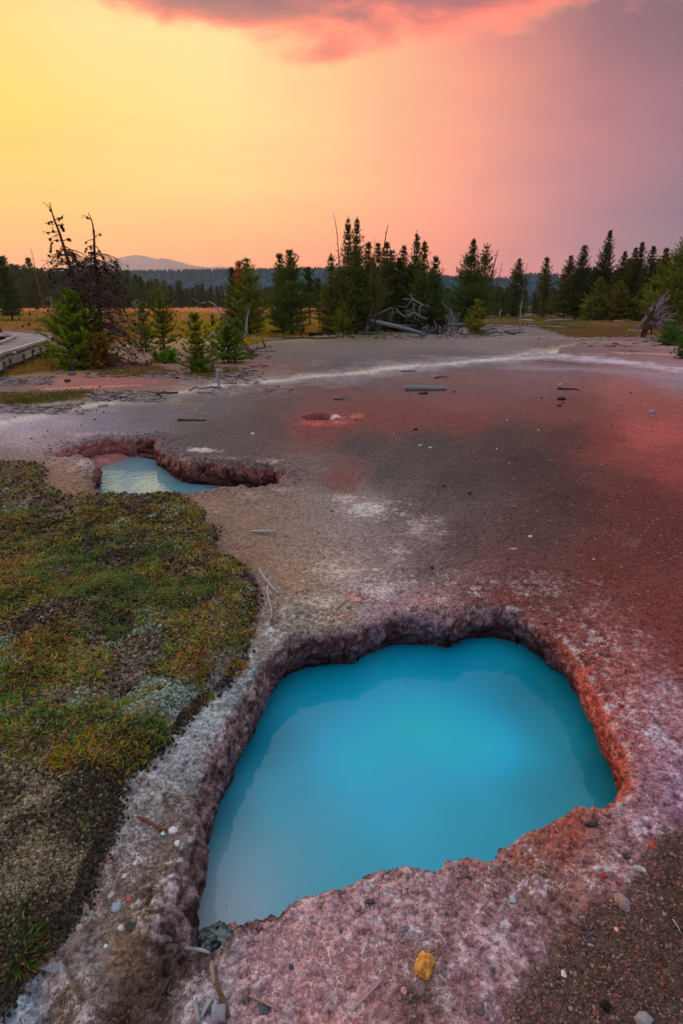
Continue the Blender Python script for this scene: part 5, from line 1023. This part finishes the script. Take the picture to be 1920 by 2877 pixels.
P = np.vstack([px_box(-250, 760, 1290, 1700, 9000, rs), px_box(-250, 760, 1600, 2877, 17000, rs), px_box(-600, 760, 1400, 3100, 3000, rs)]); dm, _ = sdist(P, RM); kq = dm > -0.002 - .035 * rs.rand(len(P)) ** 3; P = P[kq]; dm = dm[kq]
p3 = np.c_[P, np.zeros(len(P))]; px_, py_ = to_px(P[:, 0], P[:, 1]); za = fbm(p3, 1.7, 4, .6, 5); zb = fbm(p3, 4.2, 4, .6, 15); zc = fbm(p3, 2.6, 4, .6, 25)
low = sstep(py_ + 220 * za, 2120, 2260)                      # the lower bank is mostly grey lichen
herb = (zb > -0.22 + 0.9 * low) & (rs.rand(len(P)) > low * .9) & ((zb > -.05) | (dm > .08))
green = (np.exp(-(((px_ - 330) / 190) ** 2 + ((py_ - 1690) / 130) ** 2)) + .9 * zc) > .5
def tufts(mb, P, kind, rs, scale=1.0):
    m = len(P); z = gz(P[:, 0], P[:, 1])
    n = {'herb': 10, 'heath': 16}[kind]; S = np.repeat(np.c_[P, z - .004], n, 0); S[:, :2] += rs.randn(m * n, 2) * (.011 if kind == 'herb' else .016) * scale
    A = rs.rand(m * n) * 6.28; E_ = rs.uniform(.25, 1.25, m * n)
    if kind == 'herb': L = rs.uniform(.016, .040, m * n) * scale; Wd = L * rs.uniform(.16, .28, m * n)
    else: L = rs.uniform(.006, .013, m * n) * scale; Wd = L * .5; S[:, 2] += rs.uniform(0, .028, m * n) * scale
    q = np.c_[P, np.zeros(m)]; t = fbm(q, 3.3, 3, .6, 45) + .45 * rs.randn(m)
    if kind == 'herb': ci = np.select([t > 1.1, t > .5, t > -.05, t > -.5], [4, 0, 1, 2], 3)
    else: ci = np.select([t > .7, t > .45], [1, 2], 3)
    C = np.repeat(LP[ci] * rs.uniform(.65, 1.25, (m, 1)), n, 0) * rs.uniform(.7, 1.3, (m * n, 1))
    C = C * 1.2; od = rs.rand(m * n) < .12; C[od] = LP[rs.choice([5, 6, 4], od.sum())]
    leaves(mb, S, A, E_, L, Wd, C, rs)
mb = MB(); k = herb & ~green; tufts(mb, P[k], 'herb', rs); k2 = herb & green; tufts(mb, P[k2], 'heath', rs); tufts(mb, P[k2][::6], 'herb', rs)
tag(mb.build('ground_cover', MLEAF, None, False), 'low orange and green leafy plants covering the mossy bank', 'ground cover', kind='stuff')
# lichen and moss: crumbly granules
Q_ = np.vstack([px_box(-250, 760, 1290, 2000, 16000, rs), px_box(-250, 560, 1950, 2877, 46000, rs), px_box(-500, 400, 2500, 3100, 3000, rs)]); dq, _ = sdist(Q_, RM); kq = dq > -.004 - .05 * rs.rand(len(dq)) ** 4; Q_ = Q_[kq]; dq = dq[kq]
m = len(Q_); z = gz(Q_[:, 0], Q_[:, 1]); q3 = np.c_[Q_, np.zeros(m)]; t = fbm(q3, 5, 4, .6, 3) + .22 * rs.randn(m); sz = rs.uniform(.0022, .0055, m) * np.clip(.7 + .35 * Q_[:, 1], 1, 2.6)
V = I1V[None] * (1 + .45 * rs.randn(m, 12 if len(I1V) == 12 else len(I1V), 1).clip(-1.5, 1.5)) * sz[:, None, None] * np.array([1, 1, 1.2]) + np.c_[Q_, z + sz * .4 + .004 * rs.rand(m)][:, None]
mp_ = lin(np.array([(50,44,36),(80,71,57),(108,100,82),(76,84,44),(106,118,106)])); ci = np.select([t > .32, t > .0, t > -.35], [2, 1, 0], rs.choice([0, 1, 3], m, p=[.5, .3, .2])); ci = np.where((fbm(q3, 3.1, 3, .6, 71) > .38), 4, ci); ci = np.where(dq < .025, 0, ci)
yel = fbm(q3, 2.2, 3, .6, 81) > .35; px2, py2 = to_px(Q_[:, 0], Q_[:, 1]); ci = np.where(yel & (py2 < 1700), 3, ci)
C = mp_[ci] * rs.uniform(.4, 1.6, (m, 1)) * 1.95
mo = mesh_from('moss', V.reshape(-1, 3), [(np.arange(m)[:, None, None] * len(I1V) + I1F[None]).reshape(-1, 3)], MGRAV, np.repeat(C, len(I1V), 0), None, False); tag(mo, 'crumbly grey brown lichen and moss carpeting the bank', 'moss', kind='stuff')
# single leafy tufts one can point at
def tuft(px, py, r, n, cols, label, seed):
    rs = np.random.RandomState(seed); g = gpt(px, py); mb = MB(); S = np.zeros((n, 3)); a = rs.rand(n) * 6.28; rad = r * .55 * rs.rand(n) ** .6; S[:, 0] = rad * np.cos(a); S[:, 1] = rad * np.sin(a)
    S[:, 2] = gz(S[:, 0] + g.x, S[:, 1] + g.y) - g.z; A = a + rs.randn(n) * .6; E_ = rs.uniform(.15, 1.1, n); L = rs.uniform(.2, .42, n) * r; Wd = L * rs.uniform(.13, .22, n)
    C = lin(np.array(cols, float))[rs.randint(0, len(cols), n)] * 1.7 * rs.uniform(.7, 1.2, (n, 1)); leaves(mb, S, A, E_, L, Wd, C, rs)
    o = mb.build('leafy_tuft', MLEAF, None, False); o.location = g; return tag(o, label, 'plant')
tuft(215, 2105, .115, 330, [(170,120,40),(150,128,40),(110,130,40),(90,116,40),(172,96,40),(130,130,44)], 'large orange and yellow leaved tuft above the grey lichen', 1)
tuft(325, 2150, .07, 90, [(60,110,34),(90,120,34),(160,70,30)], 'green tuft at the lower right corner of the leafy carpet', 2)
tuft(97, 2385, .075, 26, [(100,140,30),(130,150,34),(150,130,40)], 'lone bright green tuft standing in the grey lichen', 3)
tuft(50, 2660, .105, 300, [(80,104,38),(130,100,56),(100,74,44),(64,96,38),(96,110,44)], 'brown and green leafy clump in the lower left corner', 4)
tuft(10, 2260, .05, 50, [(90,130,34),(150,130,40)], 'small yellow green tuft at the left edge of the lichen', 5)
tuft(665, 1880, .09, 160, [(180,120,40),(140,120,40),(120,110,40)], 'golden rounded tuft nearest to the big pool', 6)
tuft(600, 1535, .05, 60, [(60,100,24),(80,110,24)], 'bright green moss tuft on the bank tip between the pools', 7)
tuft(675, 1590, .07, 70, [(140,60,50),(110,50,40),(80,90,34)], 'reddish spiky tuft at the right edge of the bank', 8)

# ------------------------------------------------------------------ meadow grass
def in_poly(PX, PY, L):
    R = np.array(L, float); s, _ = sdist(np.stack([PX, PY], 1), R); return s > 0
rs = np.random.RandomState(31); regs = [
 ([(-500,863),(1010,866),(1000,938),(770,948),(700,975),(600,950),(520,945),(420,952),(300,970),(160,945),(-500,925)], 17000, 1.0),
 ([(-500,1060),(-20,1045),(140,978),(175,1000),(200,1035),(150,1045),(60,1055),(0,1068)], 2600, .7),
 ([(-300,1110),(0,1104),(130,1098),(270,1096),(288,1108),(200,1128),(60,1140),(-300,1150)], 3600, .3),
 ([(1370,886),(2300,892),(2300,940),(1930,946),(1860,942),(1760,948),(1600,950),(1570,935),(1500,918),(1370,915)], 8000, .8),
 ([(250,1040),(440,1030),(470,1045),(400,1060),(260,1058)], 900, .5), ([(560,1040),(650,1030),(660,1045),(600,1062),(560,1060)], 500, .45), ([(740,930),(820,940),(820,952),(700,965)], 400, .5)]
mb = MB()
for L_, n, hs in regs:
    A = np.array(L_, float); PX = rs.uniform(A[:, 0].min(), A[:, 0].max(), n * 2); PY = rs.uniform(A[:, 1].min(), A[:, 1].max(), n * 2); s_p, _ = sdist(np.stack([PX, PY], 1), A); k = s_p > np.abs(rs.randn(len(PX))) * (3.5 if A[:, 0].max() > 600 or hs < .5 else 5); PX, PY = PX[k][:n], PY[k][:n]
    dx = (PX - CX) / F; v = (CY - PY) / F; t = -CH / (-SP + v * CP); X = dx * t; Y = (CP + v * SP) * t; m = len(X); z = gz(X, Y)
    p3 = np.c_[X, Y * .35, np.zeros(m)]; nz = fbm(p3, .12 if hs == 1.0 else .35, 4, .6, 3) * 1.3 + .2 * rs.randn(m); hgt = hs * (.13 + .0018 * Y) * rs.uniform(.35, 1.15, m)
    base = np.where((nz > .25)[:, None], lin((176,124,74)), np.where((nz > -.12)[:, None], lin((164,132,70)), np.where((nz > -.42)[:, None], lin((136,122,50)), lin((92,104,44)))))
    if hs == 1.0:
        mg_ = np.exp(-(((PX - 640) / 230) ** 2)) * sstep(PY, 885, 915); base = base * (1 - mg_[:, None]) + lin((150,134,34)) * mg_[:, None]
        fa_ = sstep(PY, 885, 868)[:, None]; base = base * (1 - .7 * fa_) + lin((226,156,112)) * .7 * fa_
    if PX.min() > 1300:
        hgt = hgt * .8; q_ = fbm(p3, .12, 4, .6, 9); base = np.where((q_ > .12)[:, None], lin((128,106,66)), lin((88,100,46))) * .8 + base * .15
    nb = 7; S = np.repeat(np.stack([X, Y, z - .02], 1), nb, 0); S[:, 0] += rs.randn(m * nb) * (.05 + .004 * np.repeat(Y, nb)); S[:, 1] += rs.randn(m * nb) * (.05 + .004 * np.repeat(Y, nb))
    H = np.repeat(hgt, nb) * rs.uniform(.6, 1.2, m * nb); w_ = .006 + .0011 * np.repeat(Y, nb); a = rs.rand(m * nb) * 6.28
    sdv = np.stack([np.cos(a), np.sin(a), np.zeros(m * nb)], 1) * w_[:, None]; tip = S + np.stack([rs.randn(m * nb) * .25 * H, rs.randn(m * nb) * .25 * H, H], 1)
    C = np.repeat(base, nb, 0) * rs.uniform(.7, 1.3, (m * nb, 1)) * (1.45 if hs > .5 else 1.15)
    mb.add(np.stack([S - sdv, S + sdv, tip], 1).reshape(-1, 3), np.arange(m * nb * 3).reshape(-1, 3), None, np.repeat(C, 3, 0))
tag(mb.build('grass', MLEAF, None, False), 'golden and green dry grass of the open meadow', 'grass', kind='stuff')
# dry litter of needles, bark and twigs along the edge of the flats
mb = MB(); rs = np.random.RandomState(37)
for x0, x1, y0, y1, n in [(240,480,1040,1062,240),(250,470,1102,1130,420),(0,240,1140,1165,260),(600,740,1030,1080,260),(640,760,975,1010,90),(0,150,1060,1085,120),(1040,1420,940,952,160),(560,820,1085,1110,60),(1500,1920,950,975,60),(1330,1460,925,942,90),(470,640,1040,1068,120),(760,1000,940,952,70)]:
    for _ in range(n):
        a, b = rs.uniform(x0, x1), rs.uniform(y0, y1); g = gpt(a, b, .01); an = rs.randn() * .7 + (3.14 if rs.rand() < .5 else 0); l_ = rs.uniform(.04, .22) * (g.y / 12); r_ = rs.uniform(.004, .011) * (g.y / 12)
        d = np.array([math.cos(an), math.sin(an), rs.uniform(0, .12)]) * l_; p = np.array(tuple(g)); c = lin([(150,148,152),(110,100,96),(72,60,54),(170,160,150)][rs.randint(4)]) * 1.3
        mb.tube([p, p + d * .5 + np.array([0, 0, .01]), p + d], (r_, r_, r_ * .6), 4, c)
tag(mb.build('twig_litter', MWOOD), 'dry grey twigs and bark scraps littered along the edge of the flats', 'twig litter', kind='stuff')
# specks afloat on the big pool
mb = MB(); rs = np.random.RandomState(41)
for k in range(70):
    a, b = (rs.uniform(640, 1200), rs.uniform(1850, 2300)) if k < 55 else (rs.uniform(630, 900), rs.uniform(2250, 2570)); p = at(a, b, WZ1 + .001)
    if sdist(np.array([[p.x, p.y]]), R1)[0][0] < .03: continue
    l_ = rs.uniform(.0015, .006); an = rs.rand() * 6.28; p = np.array(tuple(p)); d = np.array([math.cos(an), math.sin(an), 0]) * l_
    mb.tube([p - d * .5, p, p + d * .5 + np.array([0, 0, .001])], .0007, 4, lin((70, 62, 56)))
tag(mb.build('floating_debris', MWOOD), 'tiny dark needles and specks floating on the turquoise water', 'debris', kind='stuff')

# ------------------------------------------------------------------ boardwalk
ZD = 0.36
def D_(px, py, z=ZD): return np.array(tuple(at(px, py, z)))
fr_ = [D_(-330, 1090), D_(-150, 1052), D_(0, 1012), D_(14, 1003), D_(52, 992), D_(102, 973), D_(142, 961)]     # front edge
bk_ = [D_(-330, 915), D_(8, 929), D_(80, 934), D_(153, 943)]                                                 # back edge
root = empty('boardwalk', tuple(D_(60, 990, 0.0)), 'grey plank boardwalk with low kerb rails entering from the left edge', 'boardwalk'); ro = np.array(tuple(root.location))
deck_poly = np.array(fr_ + bk_[::-1])[:, :2]; ins_poly = np.array([D_(-330, 1022), D_(0, 968), D_(44, 951), D_(36, 946), D_(12, 944), D_(-200, 935)])[:, :2]
mb = MB(); rs = np.random.RandomState(43); y0, y1 = deck_poly[:, 1].min(), deck_poly[:, 1].max(); bw = .145; yy0 = y0
def cuts(poly, y):
    xs = []
    for a, b in zip(poly, np.roll(poly, -1, 0)):
        if (a[1] > y) != (b[1] > y): xs.append(a[0] + (y - a[1]) * (b[0] - a[0]) / (b[1] - a[1]))
    return sorted(xs)
while yy0 < y1:
    c = cuts(deck_poly, yy0 + bw / 2)
    segs = [(c[i], c[i + 1]) for i in range(0, len(c) - 1, 2)]; h = cuts(ins_poly, yy0 + bw / 2)
    if h:
        ns = []
        for a, b in segs:
            if a < h[0]: ns.append((a, min(b, h[0])))
            if b > h[-1]: ns.append((max(a, h[-1]), b))
        segs = ns
    for a, b in segs:
        x = a
        while x < b:
            x2 = min(b, x + rs.uniform(2.2, 3.6)); col = lin((150, 140, 140)) * rs.uniform(.7, 1.25) * 1.3
            if x2 - x > .05: mb.box((x, yy0 + .004, ZD - .035 + rs.uniform(-.003, .003)), (x2 - x - .008, 0, 0), (0, bw - .012, 0), (0, 0, .035), col)
            x = x2
    yy0 += bw
mb.V = [v - ro for v in mb.V]; mb.build('deck', MDECK, root, False)
def beam(path, w_, h_, ztop, name, col, inset=0.0):
    mb = MB()
    for a, b in zip(path[:-1], path[1:]):
        d = b - a; L = np.linalg.norm(d[:2]); d = d / L; n = np.array([-d[1], d[0], 0]); p = a + n * (inset - w_ / 2); p = np.array([p[0], p[1], ztop - h_]); k = 0
        while k < L:
            l_ = min(2.6, L - k); mb.box(p + d * k, d * (l_ - .01), n * w_, (0, 0, h_), col * rs.uniform(.8, 1.2)); k += l_
    mb.V = [v - ro for v in mb.V]; return mb.build(name, MDECK, root, False)
beam(fr_, .09, .055, ZD + .115, 'kerb_rail', lin((176, 170, 168)) * 1.3, .06); beam(bk_, .09, .07, ZD + .09, 'kerb_rail', lin((150, 128, 112)) * 1.3, -.06)
beam([np.r_[p, ZD] for p in ins_poly[:3]], .09, .07, ZD + .09, 'kerb_rail', lin((170, 160, 156)) * 1.3, 0); beam([np.r_[p, ZD] for p in ins_poly[2:5]], .09, .07, ZD + .09, 'kerb_rail', lin((150, 140, 136)) * 1.3, 0)
beam(fr_, .05, .17, ZD - .04, 'side_beam', lin((165, 160, 155)) * 1.4, .0)
for p, q in zip(fr_[:-1], fr_[1:]):
    for t in np.arange(0.1, 1, .5 if np.linalg.norm(q - p) > 1.6 else 2):
        c = p + (q - p) * t
        mb = MB(); mb.box(c + np.array([-.04, .06, -ZD - .05]) - ro, (.08, 0, 0), (0, .08, 0), (0, 0, ZD), lin((110, 104, 100))); mb.build('post', MDECK, root, False)
        for dx in (-.35, 0, .35):
            mb = MB(); dd = (q - p) / np.linalg.norm(q - p); mb.box(c + dd * dx + np.array([-.04, .01, -.005]) - ro, (.09, 0, 0), (0, .08, 0), (0, 0, .068), lin((120, 112, 106))); mb.build('spacer_block', MDECK, root, False)
# the brown tree stem rising through the cut-out at the left edge
tk = D_(6, 958, 0.0); P_ = [tk + np.array([.1, 0, 0]), tk + np.array([-.05, 0, .5]), tk + np.array([-.22, 0, 1.2]), tk + np.array([-.5, 0, 2.6]), tk + np.array([-.7, 0, 4.2])]
root = empty('pine_tree', tuple(tk), 'brown trunked pine growing through the boardwalk cut out, cut by the left edge', 'tree'); tr, cr = crown(6.0, 1.1, 555, base=.5, whorls=12, per=6, col=G3_)
mb = MB(); mb.tube(smooth_path([Vector(p) for p in P_], 10), np.linspace(.17, .08, 10), 9, lin((110, 74, 52)) * 1.2, .15, 4); mb.V = [v - tk for v in mb.V]; mb.build('trunk', MBARK, root)
cr.V = [v * .6 + np.array([-.7, 0, 1.6]) for v in cr.V]; cr.build('crown', MN, root, False)

# ------------------------------------------------------------------ haze: the smoky evening air
mh = bpy.data.materials.new('haze_air'); mh.use_nodes = True; H_ = NT(mh.node_tree)
vol = H_.n('ShaderNodeVolumePrincipled', inp={'Color': (0.86, 0.93, 1.0, 1), 'Density': 0.00017, 'Anisotropy': 0.6}); H_.n('ShaderNodeOutputMaterial', inp={1: vol.outputs[0]})
mb = MB(); mb.box((-4600, -60, -12), (9200, 0, 0), (0, 4300, 0), (0, 0, 270)); hz = mb.build('haze', mh, None, False); tag(hz, 'thin smoky evening air between the camera and the far mountain', 'haze', kind='stuff')
